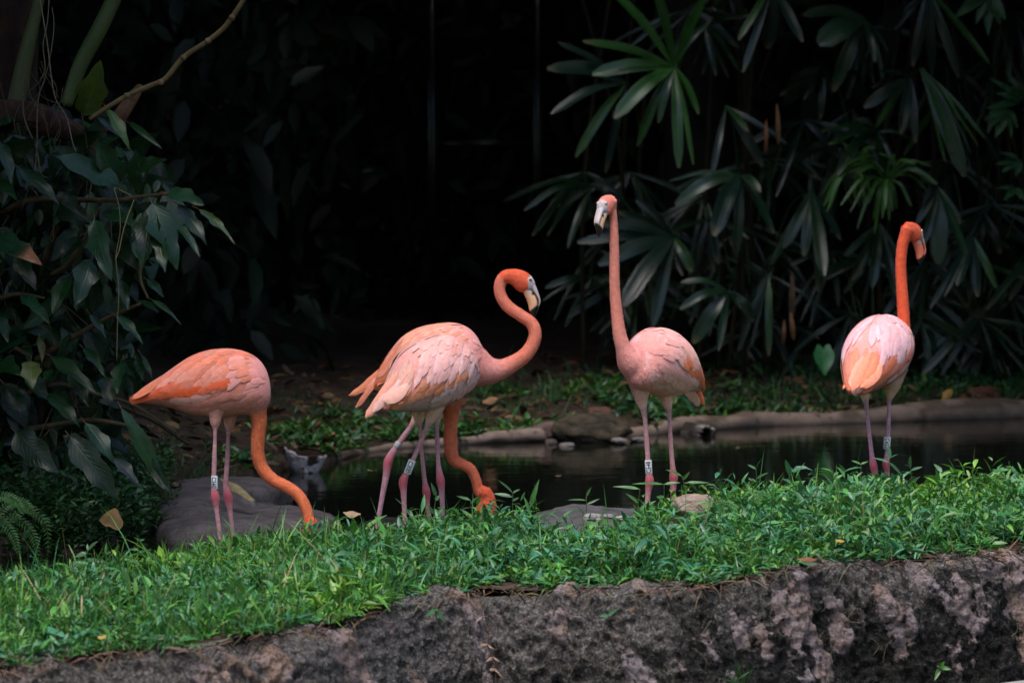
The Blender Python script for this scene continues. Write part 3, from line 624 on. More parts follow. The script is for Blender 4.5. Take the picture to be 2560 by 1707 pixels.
        row(12, .40, .86, .62, .80, .0125, .21, .62, pal['covert'], .22, lf1)
        row(11, .46, .88, .36, .50, .0125, .22, .50, pal['back'], .22, lf1 * .9)
        row(10, .50, .90, .10, .22, .0125, .23, .32, pal['back'], .20, lf1 * .7)
        row(9, .74, .92, .25, 1.25, .010, .13, .25, pal['back'], .18, .003)                 # small shoulder feathers
        row(8, .84, .80, .5, 1.5, .010, .12, .30, pal['breast'] * .8 + pal['pale'] * .2, .10, .002)
        fk = pal['belly'] * .6 + pal['body'] * .4
        row(10, .95, .50, 1.75, 2.05, .0125, .13, .22, fk, .10, .0022)                     # soft flank and breast feathers
        row(9, .90, .45, 2.10, 2.35, .0125, .13, .18, fk, .10, .0022)
        row(9, .965, .90, .7, 2.0, .010, .10, .22, pal['breast'], .10, .0018)
        row(8, .60, .40, 1.85, 2.10, .012, .14, .12, fk * .5 + pal['pale'] * .5, .12, .003)
        wing = bpy.data.objects.new('wing', None)
        base = tw(torso_local(np.array([.62]), np.array([side * .9]), .0))[0]
        # the wing itself: the smooth folded forewing under the feathers
        gu, gp = np.meshgrid(np.linspace(.34, .88, 16), np.linspace(.22, 1.42, 12), indexing='ij')
        edge = np.minimum(np.minimum((gu - .34) / .14, (.88 - gu) / .10), np.minimum((gp - .22) / .25, (1.42 - gp) / .25)).clip(0, 1)
        wv = tw(torso_local(gu.ravel(), side * gp.ravel(), (-.004 + .006 * np.sin(edge * np.pi / 2)).ravel()))
        bpy.data.objects.remove(wing)
        wing = mk('wing', wv, grid_faces(16, 12), M['plume'], root, col=tint(pal['covert'], len(wv), .05))
        for path, nn, wd, lf, cc in fl:
            v, f, uv = feather_mesh(path, nn, wd, lf, blunt=.72)
            t_ = uv[:, 0:1]; e_ = np.abs(uv[:, 1:2] * 2 - 1); cv = cc[None, :] * (1 - .10 * (1 - e_)) * (1 + .10 * t_) ; cv = cv * (1 - pal.get('edge', .1) * (e_ > .9) * (t_ < .8))
            mk('feather', v, f, M['plume'], wing, col=np.clip(cv, 0, 1), uv=uv)
    # tail: short overlapping feathers, plus the long ragged ones given per bird
    for k in range(7):
        a = (k - 3) / 3; tt = np.linspace(0, 1, 7); st = np.array([.06 * 0 - .205, a * .028, .012 - abs(a) * .010]); dirl = nrmz(np.array([-1, a * .22, -.42])); L = .135 * (1 - .12 * abs(a))
        pth = tw(st[None, :] + dirl[None, :] * (tt * L)[:, None] + np.array([0, 0, -.012])[None, :] * (tt ** 2)[:, None]); nn = np.tile(nrmz(np.array([-.35, a * .5, 1.]))[None, :], (7, 1)) @ R.T
        v, f, uv = feather_mesh(pth, nn, .016 * sc, .002, blunt=.6); mk('tail_feather', v, f, M['plume'], root, col=np.tile(pal['tailc'] * rs.uniform(.85, 1.1), (len(v), 1)), uv=uv)
    for pts, wd, cc in tails:
        kk = catmull(np.array([P(a, b, d + e) for a, b, e in pts]), 9); T = nrmz(np.gradient(kk, axis=0)); nn = nrmz(np.cross(np.cross(T, np.array([.15, -1, .55])), T))
        v, f, uv = feather_mesh(kk, nn, wd / s, .0, blunt=.55, camber=.3); v = v + rs.normal(0, .0011, v.shape) * (uv[:, 0:1] > .4)
        mk('tail_feather', v, f, M['plume'], root, col=np.tile(cc, (len(v), 1)) * (1 - .12 * uv[:, 0:1]), uv=uv)
    # leg bands
    for text, a, b, r, up in (band or ()):
        A = P(*a[:2], d + a[2]); B = P(*b[:2], d + b[2]); ax = B - A; L = np.linalg.norm(ax); ax = ax / L; r = r * .84 / s
        n0 = np.array([0, -1., 0]); n0 = nrmz(n0 - ax * np.dot(n0, ax)); n1_ = np.cross(ax, n0); th = np.arange(20) / 20 * 2 * np.pi
        ring = lambda c, rr: c + rr * (n0[None, :] * np.cos(th)[:, None] + n1_[None, :] * np.sin(th)[:, None])
        v = np.vstack([ring(A, r), ring(A + ax * .001, r * 1.04), ring(B - ax * .001, r * 1.04), ring(B, r), ring(B, r * .8), ring(A, r * .8)]); f = np.vstack([grid_faces(6, 20, True), np.stack([100 + np.arange(20), 100 + (np.arange(20) + 1) % 20, (np.arange(20) + 1) % 20, np.arange(20)], 1)])
        bo = mk('leg_band', v, f, M['band'] if text else M['metal'], root, col=np.tile([[.78, .78, .80]] if text else [[.5, .5, .52]], (len(v), 1)))
        if not text: continue
        cu = bpy.data.curves.new('t', 'FONT'); cu.body = text; cu.size = 1; cu.align_x = 'CENTER'; cu.resolution_u = 3; cu.offset = .022; to = bpy.data.objects.new('t', cu); C.objects.link(to)
        dg = bpy.context.evaluated_depsgraph_get(); tm = bpy.data.meshes.new_from_object(to.evaluated_get(dg)); bpy.data.objects.remove(to)
        tv = np.array([x.co[:] for x in tm.vertices]); tf = [list(p.vertices) for p in tm.polygons]; bpy.data.meshes.remove(tm)
        x0, x1 = tv[:, 0].min(), tv[:, 0].max(); y0, y1 = tv[:, 1].min(), tv[:, 1].max(); VV = []; FF = []
        for rep in range(3):
            al = (tv[:, 0] - (x0 + x1) / 2) / (x1 - x0) * L * .86 * (1 if not up else -1); hgt = (tv[:, 1] - (y0 + y1) / 2) / (y1 - y0) * .0165 * (r / .0125) * (-1 if up else 1)
            an = hgt / r * -1 + rep * 2 * np.pi / 3 + .1
            q = (A + B) / 2 + ax[None, :] * al[:, None] + (r * 1.04 + .0004) * (n0[None, :] * np.cos(an)[:, None] + n1_[None, :] * np.sin(an)[:, None])
            FF += [[i + rep * len(tv) for i in p] for p in tf]; VV.append(q)
        VV = np.vstack(VV) - np.array(root.location); me = bpy.data.meshes.new('lettering'); me.from_pydata(VV.tolist(), [], FF); a_ = me.color_attributes.new('Col', 'FLOAT_COLOR', 'POINT'); a_.data.foreach_set('color', np.tile([.01, .01, .012, 1], len(VV)))
        link('lettering', me, M['ink'], bo)
    return root

def pal(**k):
    p = dict(body=lin(240, 165, 145), belly=lin(236, 170, 155), breast=lin(240, 170, 160), pale=lin(245, 200, 195), neck=lin(238, 130, 95), head=lin(240, 110, 70), leg=lin(226, 172, 174), knee=lin(216, 96, 108),
             thigh=lin(238, 195, 175), bill=lin(245, 195, 155), orange=lin(240, 115, 65), tailc=lin(240, 145, 105), covert=lin(242, 165, 140), back=lin(242, 160, 130)); p.update(k)
    for q in p:
        if isinstance(p[q], np.ndarray): p[q] = p[q] ** (np.array([1.05, 1.0, .96]) if q in ('neck', 'head', 'orange') else np.array([1.0, 1.14, 1.10])) * (.95 if q not in ('leg', 'knee') else .75)
    return p
flamingo('flamingo bending its orange neck down beside the flat grey slab, leg band C560', 11.4, (555, 957), rad(3), 0, 1.0,
         [(615, 985, 45, 0), (642, 1020, 25, 0), (648, 1055, 19, 0), (645, 1095, 17.5, 0), (645, 1135, 16.5, 0), (656, 1170, 16, 0), (684, 1200, 15.5, -.01), (720, 1218, 15, -.02), (748, 1240, 14.5, -.03), (766, 1272, 14, -.04), (774, 1302, 14, -.05)],
         (770, 1352, -.06, rad(8), rad(-88)),
         [[(545, 1000, 30, -.05), (539, 1040, 16, -.05), (538, 1058, 13, -.05), (538, 1072, 6.5, -.05), (536, 1150, 6.3, -.05), (535, 1215, 7, -.05), (538, 1243, 11.5, -.05), (541, 1270, 7, -.05), (548, 1325, 5.8, -.05)],
          [(578, 1000, 30, .05), (575, 1042, 17, .05), (573, 1062, 14, .05), (571, 1078, 6.5, .05), (568, 1150, 6.5, .05), (565, 1215, 7.5, .05), (570, 1240, 11.5, .05), (575, 1275, 7, .05), (580, 1315, 5.8, .05)]],
         pal(covert=lin(238, 150, 122), back=lin(240, 145, 112), body=lin(236, 150, 128), pale=lin(242, 190, 178), belly=lin(228, 155, 138), breast=lin(240, 165, 155), neck=lin(242, 130, 82), orange=lin(240, 100, 52), thigh=lin(226, 168, 150)), seed=1, messy=.1,
         band=[('C560', (536, 1189, -.05), (537, 1222, -.05), 9.2, False)])
flamingo('pale pink flamingo with neck lowered into the grass, ragged tail, leg band C300', 11.75, (1098, 926), rad(44), rad(13), 1.04,
         [(1120, 955, 50, .08), (1126, 1000, 32, .10), (1128, 1035, 20, .11), (1126, 1074, 17.5, .11), (1127, 1120, 17, .11), (1136, 1150, 15.5, .11), (1155, 1160, 14, .11), (1176, 1172, 13.5, .11), (1190, 1200, 13, .11), (1199, 1230, 14, .11)],
         (1218, 1272, .11, rad(20), rad(-70)),
         [[(1092, 985, 34, -.03), (1084, 1030, 20, -.04), (1074, 1052, 12, -.04), (1066, 1070, 6.5, -.04), (1040, 1132, 6.3, -.04), (1018, 1180, 7, -.04), (1008, 1203, 11.5, -.04), (1009, 1230, 8, -.04), (1012, 1300, 6, -.04)],
          [(1050, 985, 32, .06), (1047, 1030, 17, .06), (1048, 1052, 12, .06), (1049, 1068, 6, .06), (1056, 1150, 6, .06), (1062, 1205, 7, .06), (1066, 1230, 11, .06), (1068, 1255, 7, .06), (1073, 1300, 6, .06)]],
         pal(covert=lin(248, 190, 182), back=lin(246, 182, 168), body=lin(244, 178, 166), pale=lin(246, 214, 214), belly=lin(232, 190, 190), breast=lin(238, 192, 190), neck=lin(238, 125, 88), orange=lin(245, 145, 98), tailc=lin(245, 185, 165), edge=.3),
         tails=[([(995, 930, -.20), (965, 975, -.24), (938, 1014, -.26), (913, 1045, -.27)], 13, lin(236, 160, 138)), ([(1000, 950, -.21), (970, 988, -.25), (950, 1008, -.26), (933, 1030, -.27)], 13, lin(240, 185, 175)), ([(1020, 960, -.22), (985, 990, -.26), (958, 1000, -.28)], 16, lin(240, 178, 160))], seed=2, plump=True, lx=.82, messy=1.0,
         band=[('C300', (1031, 1150, -.04), (1018, 1183, -.04), 10.5, False)])
flamingo('flamingo walking with its neck raised in an S curve, small silver leg ring', 12.1, (1112, 893), rad(4), rad(10), 1.06,
         [(1180, 915, 58, 0), (1222, 926, 38, 0), (1252, 923, 26, 0), (1282, 909, 21, 0), (1310, 890, 18.5, 0), (1331, 862, 17, 0), (1338, 834, 16, 0), (1329, 808, 15.5, 0), (1300, 787, 15, 0), (1272, 768, 15, 0), (1254, 744, 14.5, 0), (1249, 718, 14.5, 0), (1256, 698, 15.5, 0)],
         (1306, 700, 0, 0, 0),
         [[(1085, 985, 34, -.04), (1045, 1040, 15, -.04), (1030, 1062, 8, -.04), (1010, 1090, 7.5, -.04), (990, 1118, 7.5, -.04), (976, 1140, 10.5, -.04), (970, 1156, 12, -.04), (966, 1185, 9, -.04), (955, 1245, 6.8, -.04), (946, 1300, 6.3, -.04)],
          [(1105, 985, 34, .06), (1096, 1035, 14, .06), (1092, 1060, 7, .06), (1093, 1100, 6.2, .06), (1096, 1160, 6.2, .06), (1099, 1185, 9, .06), (1101, 1200, 11.5, .06), (1104, 1225, 8, .06), (1106, 1260, 6.5, .06)]],
         pal(covert=lin(244, 178, 155), back=lin(244, 168, 138), body=lin(240, 165, 145), pale=lin(246, 205, 198), neck=lin(240, 138, 108), head=lin(242, 108, 70), leg=lin(226, 176, 190), orange=lin(244, 140, 95), edge=.22),
         tails=[([(975, 905, .0), (940, 940, .0), (905, 970, .0), (872, 988, .0)], 11, lin(238, 145, 108)), ([(970, 945, -.03), (935, 958, -.04), (912, 990, -.05), (890, 1018, -.05)], 8, lin(238, 145, 115)), ([(968, 930, -.02), (938, 955, -.03), (918, 972, -.03)], 9, lin(242, 175, 165))], seed=3, plump=True, lx=.82, nb=(.10, .22), messy=.7,
         band=[('', (998, 1105, -.04), (990, 1117, -.04), 9.5, False)])
flamingo('flamingo with a straight upright neck and black hooked bill tip, leg band C548', 12.2, (1650, 905), rad(236), rad(10), 1.05,
         [(1612, 915, 58, -.07), (1578, 900, 38, -.11), (1560, 872, 21, -.13), (1550, 840, 17, -.135), (1543, 790, 14.5, -.135), (1537, 720, 13, -.135), (1536, 640, 12, -.135), (1535, 575, 10.5, -.135), (1533, 540, 9.5, -.135), (1530, 520, 11, -.13)],
         (1514, 511, -.16, rad(236), rad(4), .88),
         [[(1600, 940, 36, -.05), (1602, 985, 22, -.05), (1608, 1022, 9.5, -.05), (1611, 1036, 6.8, -.05), (1617, 1110, 6.6, -.05), (1622, 1180, 7.5, -.05), (1624, 1202, 11.5, -.05), (1621, 1228, 8, -.05), (1618, 1262, 6.3, -.05)],
          [(1662, 940, 38, .02), (1666, 985, 22, .02), (1671, 1022, 9.5, .02), (1673, 1036, 6.4, .02), (1677, 1110, 6.2, .02), (1682, 1172, 7.5, .02), (1684, 1192, 11.5, .02), (1683, 1218, 8, .02), (1683, 1250, 6.3, .02)]],
         pal(covert=lin(244, 178, 160), back=lin(244, 178, 165), body=lin(240, 175, 168), pale=lin(248, 214, 214), belly=lin(236, 172, 160), breast=lin(240, 170, 160), neck=lin(234, 146, 124), head=lin(238, 140, 120), thigh=lin(240, 190, 172), orange=lin(242, 122, 70)), seed=4, nb=(.12, .25), lx=.95, tails=[([(1722, 945, .20), (1742, 975, .25), (1762, 1012, .29)], 13, lin(238, 125, 78)), ([(1715, 960, .19), (1738, 990, .24), (1750, 1014, .27)], 13, lin(240, 185, 170)), ([(1708, 955, .18), (1730, 985, .22), (1742, 1000, .25)], 15, lin(240, 175, 158))], messy=.3, head_short=True,
         band=[('C548', (1620.5, 1150, -.05), (1622.5, 1184, -.05), 10.0, True)])
flamingo('flamingo turned away with rounded pale back over orange wings and upright orange neck', 12.6, (2200, 872), rad(66), rad(16), 1.04,
         [(2222, 880, 56, .06), (2248, 862, 32, .11), (2258, 830, 18.5, .13), (2259, 795, 15.5, .13), (2256, 740, 14.5, .13), (2252, 680, 13.5, .13), (2253, 640, 13.5, .13), (2257, 610, 14, .13), (2264, 588, 15.5, .13)],
         (2284, 579, .15, rad(38), rad(-2), .93),
         [[(2165, 920, 36, -.02), (2160, 968, 20, -.02), (2164, 1002, 8.5, -.02), (2166, 1015, 5.8, -.02), (2174, 1090, 5.5, -.02), (2180, 1140, 6.5, -.02), (2184, 1165, 10, -.02), (2188, 1190, 6.5, -.02), (2192, 1215, 5.5, -.02)],
          [(2232, 920, 40, .03), (2230, 960, 24, .03), (2225, 990, 11, .03), (2223, 1002, 6.2, .03), (2221, 1070, 5.8, .03), (2217, 1140, 6.5, .03), (2215, 1160, 10, .03), (2218, 1185, 6.5, .03), (2222, 1215, 5.5, .03)]],
         pal(covert=lin(242, 192, 196), back=lin(243, 182, 182), body=lin(242, 170, 160), pale=lin(248, 216, 222), belly=lin(225, 150, 145), breast=lin(240, 150, 125), neck=lin(238, 100, 60), head=lin(240, 110, 72), ubill=lin(238, 150, 130), bill=lin(242, 140, 110), leg=lin(228, 178, 198), orange=lin(244, 128, 88), tailc=lin(246, 150, 118)), seed=5, plump=True, tails=[([(2176, 885, -.27), (2154, 930, -.33), (2130, 974, -.39)], 13, lin(242, 148, 118)), ([(2190, 895, -.27), (2168, 938, -.33), (2138, 972, -.375)], 14, lin(242, 140, 105)), ([(2160, 890, -.26), (2142, 930, -.32), (2126, 966, -.38)], 12, lin(240, 160, 138)), ([(2204, 910, -.27), (2182, 945, -.33), (2152, 968, -.37)], 13, lin(240, 150, 120))], messy=.35, head_short=True,
         band=[('C452', (2218.5, 1092, .03), (2216.5, 1122, .03), 10.0, False)])

# ------------------------------------------------------------------ leaves as single objects
def big_leaf(a, b, width, nrm, parent, mat, col, fold=.18, curl=.15, wav=.05, rag=.0, shape='ovate', n=7, seed=0, name='leaf', tipc=None, lobe=0, **props):
    """a blade from base a to tip b (world), facing nrm"""
    r = np.random.default_rng(seed); a = np.asarray(a, float); b = np.asarray(b, float); L = np.linalg.norm(b - a); T = (b - a) / L
    S = nrmz(np.cross(np.asarray(nrm, float), T)); N = np.cross(T, S); t = np.linspace(0, 1, n); c = np.array([-1, -.5, 0, .5, 1.])
    if shape == 'ovate': w = np.sin(np.pi * t ** .75) ** .85 * (1 - .25 * t)
    elif shape == 'heart': w = np.interp(t, [0, .08, .25, .5, .8, 1], [.55, .85, 1, .85, .4, .0])
    elif shape == 'oval': w = np.sin(np.pi * np.clip(t, .02, .985)) ** .6
    else: w = np.interp(t, [0, .12, .45, .85, .96, 1], [.25, .55, 1, .85, .6, .28])
    if lobe: w = w * (1 + lobe * np.sin(t * 15 + seed) * np.sin(np.pi * t))
    w = np.maximum(w, .03)
    ww = w[:, None] * c[None, :]
    if rag: ww[:, [0, 4]] *= 1 - rag * r.random((n, 2)); 
    z = fold * np.abs(c)[None, :] * w[:, None] * width / 2 + wav * width * np.sin(t * 9 + r.random() * 6)[:, None] * (c[None, :] ** 2) * np.sign(c)[None, :]
    z = z - curl * L * (t ** 2 - t * .6)[:, None]
    if shape == 'palm': z = z + width * .05 * (np.arange(5) % 2)[None, :]
    V = a + T * (t[:, None, None] * L) + S * (ww * width / 2)[..., None] + N * z[..., None]
    if shape == 'heart':
        V[0, [0, 4]] -= T * L * .16; V[0, [1, 3]] -= T * L * .13
    uv = np.stack(np.broadcast_arrays(t[:, None], (c[None, :] + 1) / 2), -1).reshape(-1, 2)
    cc = np.tile(np.asarray(col)[None, :], (n * 5, 1)) * r.uniform(.92, 1.08, (n * 5, 1))
    if tipc is not None:
        f = np.clip((uv[:, :1] - .62) / .12, 0, 1); cc = cc * (1 - f) + np.asarray(tipc)[None, :] * f
    return mk(name, V.reshape(-1, 3), grid_faces(n, 5), mat, parent, col=cc, uv=uv, **props)
def jit(s): return rng.normal(0, s, 3)

# ------------------------------------------------------------------ left: palm trunk with broad-leaved shrub in front of it
palm = thing('palm_tree', P(-10, 1330, 13.2), 'fibrous brown palm trunk with green stalks rising behind the broad-leaved shrub', 'palm tree')
BK = np.array([.030, .017, .012])
V, F, T = tube(np.array([(*P(-40, 1420, 13.2), .20), (*P(-30, 900, 13.1), .16), (*P(-10, 420, 13.0), .15), (*P(5, 250, 13.0), .14), (*P(15, 0, 13.0), .13), (*P(20, -700, 13.0), .12)]), 90, 26)
V = V + nrmz(V - V.mean(0)) * (.018 * fbm(V * np.array([40, 40, 5]), 3, 81))[:, None]
mk('trunk', V, [F, T], M['bark'], palm, col=tint(BK, len(V), .25))
for k, (pts, cA) in enumerate(([[(40, 262, 24), (62, 150, 20), (88, 40, 15), (110, -60, 12), (160, -420, 9)], (.050, .062, .016)], [[(166, 262, 15), (200, 165, 19), (255, 60, 20), (300, -40, 18), (430, -420, 12)], (.042, .065, .016)])):
    s = FPX / 12.75; V, F, T = tube(np.array([(*P(a, b, 12.75 - .1 * k), r / s) for a, b, r in pts]), 50, 14)
    mk('leaf_stalk', V, [F, T], M['stalk'], palm, col=tint(cA, len(V), .08))
s = FPX / 12.55
def splinter(pts, col, name, sc=1.0):
    K = np.array([(*P(a, b, dd), r / s) for a, b, r, dd in pts]); V, F, T = tube(K, 40, 12, latf=.45, lat=np.array([.2, 1, .3])); V = V + (.008 * fbm(V * np.array([30, 30, 30]), 3, 83))[:, None] * nrmz(rng.normal(0, 1, (1, 3)))
    return mk(name, V, [F, T], M['bark'], palm, col=tint(col, len(V), .3))
splinter([(-160, 270, 46, 12.6), (-20, 290, 44, 12.55), (80, 296, 42, 12.5), (150, 318, 32, 12.5), (195, 332, 24, 12.5), (228, 340, 4, 12.5)], (.05, .026, .021), 'frond_base')
splinter([(352, 214, 8, 12.5), (332, 244, 15, 12.5), (300, 290, 18, 12.5), (262, 345, 18, 12.55), (205, 425, 17, 12.6), (160, 490, 15, 12.7)], (.11, .062, .036), 'broken_stump')
def strand(pts, r, d0, parent, col=(.20, .16, .11), name='aerial_root'):
    return tubes(name, [np.array([(*P(a, b, d0 + e), r) for a, b, e in pts])], M['root'], parent, col=col, seg=5, n=40)
strand([(97, -20, 0), (112, 70, 0), (120, 120, 0), (128, 190, 0), (140, 250, 0), (165, 290, 0), (190, 380, -.05), (240, 440, -.1), (290, 470, -.15), (330, 490, -.2)], .0022, 12.4, palm)
strand([(124, -20, 0), (118, 60, 0), (108, 110, 0), (112, 180, 0), (100, 200, 0)], .0016, 12.42, palm)
strand([(66, 175, 0), (58, 240, 0), (62, 300, -.1), (90, 370, -.15), (106, 440, -.2), (120, 445, -.2)], .0035, 12.4, palm, (.09, .06, .045))
strand([(130, 20, 0), (135, 60, 0), (122, 160, 0), (96, 250, 0), (92, 370, -.1), (82, 470, -.1)], .0013, 12.4, palm)
for k in range(16):
    x0 = rng.uniform(0, 220); y0 = rng.uniform(150, 330); strand([(x0, y0, 0), (x0 + rng.normal(0, 15), y0 + 40, -.05), (x0 + rng.normal(0, 35), y0 + rng.uniform(60, 140), -.05)], .0012, 12.4, palm, (.10, .075, .05))

shrub = thing('broadleaf_shrub', P(120, 1300, 12.4), 'shrub with large dark glossy leaves hanging over the water beside the palm trunk', 'shrub')
WD = (.075, .055, .030)
tubes('branch', [np.array([(*P(a, b, dd), r / 660) for a, b, r, dd in [(225, 298, 5, 12.1), (270, 268, 6, 12.1), (318, 240, 6.5, 12.1), (375, 215, 6.5, 12.1), (410, 200, 6.5, 12.1), (458, 145, 6.5, 12.1), (520, 103, 6.5, 12.1), (560, 70, 6.5, 12.1), (580, 45, 7, 12.1), (612, -5, 6, 12.1), (700, -150, 5, 12.1)]])], M['bark'], shrub, col=(.12, .085, .04), seg=9, n=90)
for a, b in ((318, 240), (402, 206), (458, 145), (520, 103), (580, 45)):           # nodes of the branch
    v, f, t = tube(np.array([(*P(a - 6, b + 5, 12.1), .005), (*P(a, b, 12.095), .0135), (*P(a + 6, b - 5, 12.1), .005)]), 8, 8); mk('branch_node', v, [f, t], M['bark'], shrub, col=tint((.14, .10, .055), len(v), .2))
for pts in ([(-60, 560, 9, 12.6), (80, 500, 8, 12.4), (200, 500, 7, 12.2), (300, 500, 6, 12.0), (350, 492, 5, 11.9), (425, 484, 4, 11.85)], [(100, 1320, 16, 12.7), (90, 1100, 14, 12.6), (120, 900, 12, 12.5), (100, 700, 10, 12.5), (160, 520, 9, 12.4)],
            [(30, 1080, 8, 12.4), (150, 1060, 7, 12.2), (240, 1050, 6, 12.0), (330, 1065, 4, 11.9)], [(90, 900, 9, 12.4), (170, 850, 7, 12.3), (260, 800, 6, 12.2), (350, 760, 4, 12.1)],
            [(110, 700, 8, 12.4), (180, 650, 7, 12.2), (230, 560, 5, 12.1), (250, 520, 4, 12.0)], [(30, 1000, 8, 12.5), (150, 960, 6, 12.3), (260, 990, 5, 12.2), (330, 1010, 4, 12.1), (440, 1080, 3, 12.0)],
            [(-20, 750, 7, 12.4), (50, 735, 5, 12.2), (110, 745, 3, 12.1)], [(40, 870, 6, 12.3), (75, 890, 4, 12.1)], [(300, 1015, 5, 12.3), (380, 1050, 5, 12.6), (470, 1110, 5, 13.0)], [(350, 640, 4, 12.2), (352, 700, 4, 12.2), (370, 745, 3, 12.1)]):
    tubes('branch', [np.array([(*P(a, b, dd), r / 660) for a, b, r, dd in pts])], M['bark'], shrub, col=WD, seg=8, n=40)
DG, MG, BG, YG = (.005, .019, .006), (.009, .040, .011), (.011, .044, .018), (.050, .085, .012)  # YG puts the backlit glow of one leaf into its colour
LEAVES = [  # base px, tip px, width px, depth, colour, tilt of the face (x, z), ragged
 (210, 288, 252, 158, 88, 12.2, YG, (.3, -.2), .1), (268, 272, 328, 372, 34, 12.05, (.045, .10, .018), (.6, .2), 0), (321, 306, 404, 368, 20, 12.0, MG, (-.3, .9), 0), (299, 462, 134, 384, 82, 11.9, BG, (-.2, .8), .1), (292, 464, 246, 352, 84, 11.95, BG, (.1, .6), .05),
 (344, 482, 336, 372, 62, 11.9, BG, (-.6, .4), .1), (342, 428, 412, 396, 50, 11.85, MG, (.2, .5), .1), (420, 480, 509, 508, 58, 11.75, BG, (.1, .8), .15), (380, 509, 446, 668, 92, 11.7, BG, (.4, .4), .25), (384, 513, 352, 672, 78, 11.72, MG, (-.3, .4), .25), (393, 576, 412, 676, 52, 11.68, (.03, .07, .025), (0, .3), .25),
 (446, 513, 520, 608, 46, 11.75, MG, (.5, .5), .15), (442, 562, 502, 634, 30, 11.7, BG, (.7, .5), .1), (495, 522, 588, 598, 32, 11.75, (.04, .075, .02), (.6, .4), .3), (237, 549, 272, 698, 66, 11.8, BG, (-.5, .4), .1), (226, 650, 190, 762, 66, 11.8, BG, (.4, .5), .05), (49, 420, 150, 506, 46, 12.0, BG, (.3, .9), 0),
 (-20, 596, 100, 650, 72, 11.8, BG, (0, .7), .1), (0, 355, 34, 458, 40, 12.0, BG, (.5, .3), .1), (-10, 452, 42, 492, 40, 11.95, MG, (.2, .7), .1), (16, 375, 92, 352, 56, 12.2, DG, (0, -.4), 0), (254, 531, 354, 564, 40, 11.95, BG, (0, .9), 0), (150, 505, 225, 560, 70, 12.1, DG, (.3, -.3), 0),
 (54, 738, 122, 800, 42, 11.85, BG, (.4, .6), .15), (-5, 790, 22, 850, 40, 11.9, BG, (.5, .4), .1), (77, 903, 80, 966, 56, 11.8, (.115, .15, .045), (.1, .2), .05), (98, 842, 108, 900, 22, 11.85, (.07, .075, .02), (.5, .2), 0), (-5, 904, 50, 932, 60, 11.85, MG, (0, .5), .1), (128, 890, 242, 976, 42, 11.85, MG, (.2, .8), 0),
 (378, 748, 454, 804, 19, 11.95, (.045, .11, .03), (.5, .8), .1), (350, 752, 394, 774, 24, 11.95, BG, (.1, .8), .1), (224, 784, 266, 842, 26, 11.9, BG, (.6, .5), .1), (291, 789, 358, 852, 32, 11.9, BG, (.4, .7), .15), (209, 870, 264, 934, 32, 11.9, MG, (.4, .7), .1), (302, 906, 290, 980, 40, 11.85, BG, (-.3, .3), .1), (262, 940, 278, 1012, 46, 11.95, DG, (.3, -.1), 0),
 (352, 886, 384, 948, 18, 11.9, MG, (.6, .5), .1), (340, 900, 358, 950, 22, 11.92, MG, (.2, .4), .1), (214, 1058, 288, 1158, 50, 11.75, BG, (.6, .6), 0), (286, 1146, 348, 1208, 36, 11.7, (.06, .085, .08), (.3, .8), .1), (304, 1022, 434, 1264, 52, 11.6, (.018, .055, .018), (.75, .2), .1), (360, 1140, 430, 1236, 40, 11.58, MG, (-.4, .6), .1),
 (176, 1092, 298, 1250, 74, 11.7, (.010, .028, .010), (.5, -.3), 0), (40, 1080, 140, 1180, 80, 11.9, (.010, .026, .010), (.3, -.3), 0), (110, 1090, 60, 1190, 70, 11.95, (.010, .026, .010), (-.3, -.2), 0), (170, 690, 130, 780, 52, 12.0, MG, (-.2, .3), .05), (300, 700, 320, 770, 36, 12.05, MG, (.2, .3), .1), (40, 640, 90, 720, 46, 12.05, DG, (.2, .3), 0),
 (120, 985, 200, 1060, 44, 11.9, MG, (.5, .5), 0), (10, 960, 70, 1040, 50, 11.95, DG, (.2, .3), 0), (180, 930, 220, 1010, 46, 11.95, DG, (.2, .2), 0), (370, 700, 410, 740, 26, 12.0, BG, (.2, .8), 0), (330, 380, 360, 440, 40, 12.05, MG, (.3, .4), .1), (200, 590, 150, 650, 46, 12.05, DG, (-.2, .3), 0)]
for k, (ax, ay, bx_, by_, w, dd, c, (nx_, nz_), rg_) in enumerate(LEAVES):
    b = P(ax, ay, dd + .05); e = P(bx_, by_, dd - .03 - .06 * rng.random()); big_leaf(b, e, w * dd / FPX * 1.05, (nx_, -1, nz_ + .05), shrub, M['leaf'], np.array(c) * rng.uniform(.5, .85), .2, .12 + .14 * rng.random(), .06, rg_ * 1.3, 'ovate', 12, k, lobe=.2 if w > 30 else .08, tipc=(.22, .10, .05) if k == 17 else None)
    q = b + (b - e) / np.linalg.norm(b - e) * .04 + np.array([0, .03, -.01]); tubes('petiole', [np.array([(*b, .0016), (*((b + q) / 2), .0018), (*q, .0022)])], M['stalk'], shrub, col=(.10, .055, .03), seg=5, n=6)
def in_mass(x, y):                      # outline of the shrub's leaf mass
    xm = np.interp(y, [250, 330, 400, 500, 600, 700, 800, 900, 1000, 1100, 1200, 1260], [90, 320, 400, 470, 430, 330, 340, 370, 330, 280, 260, 200]); return x < xm
k = 0
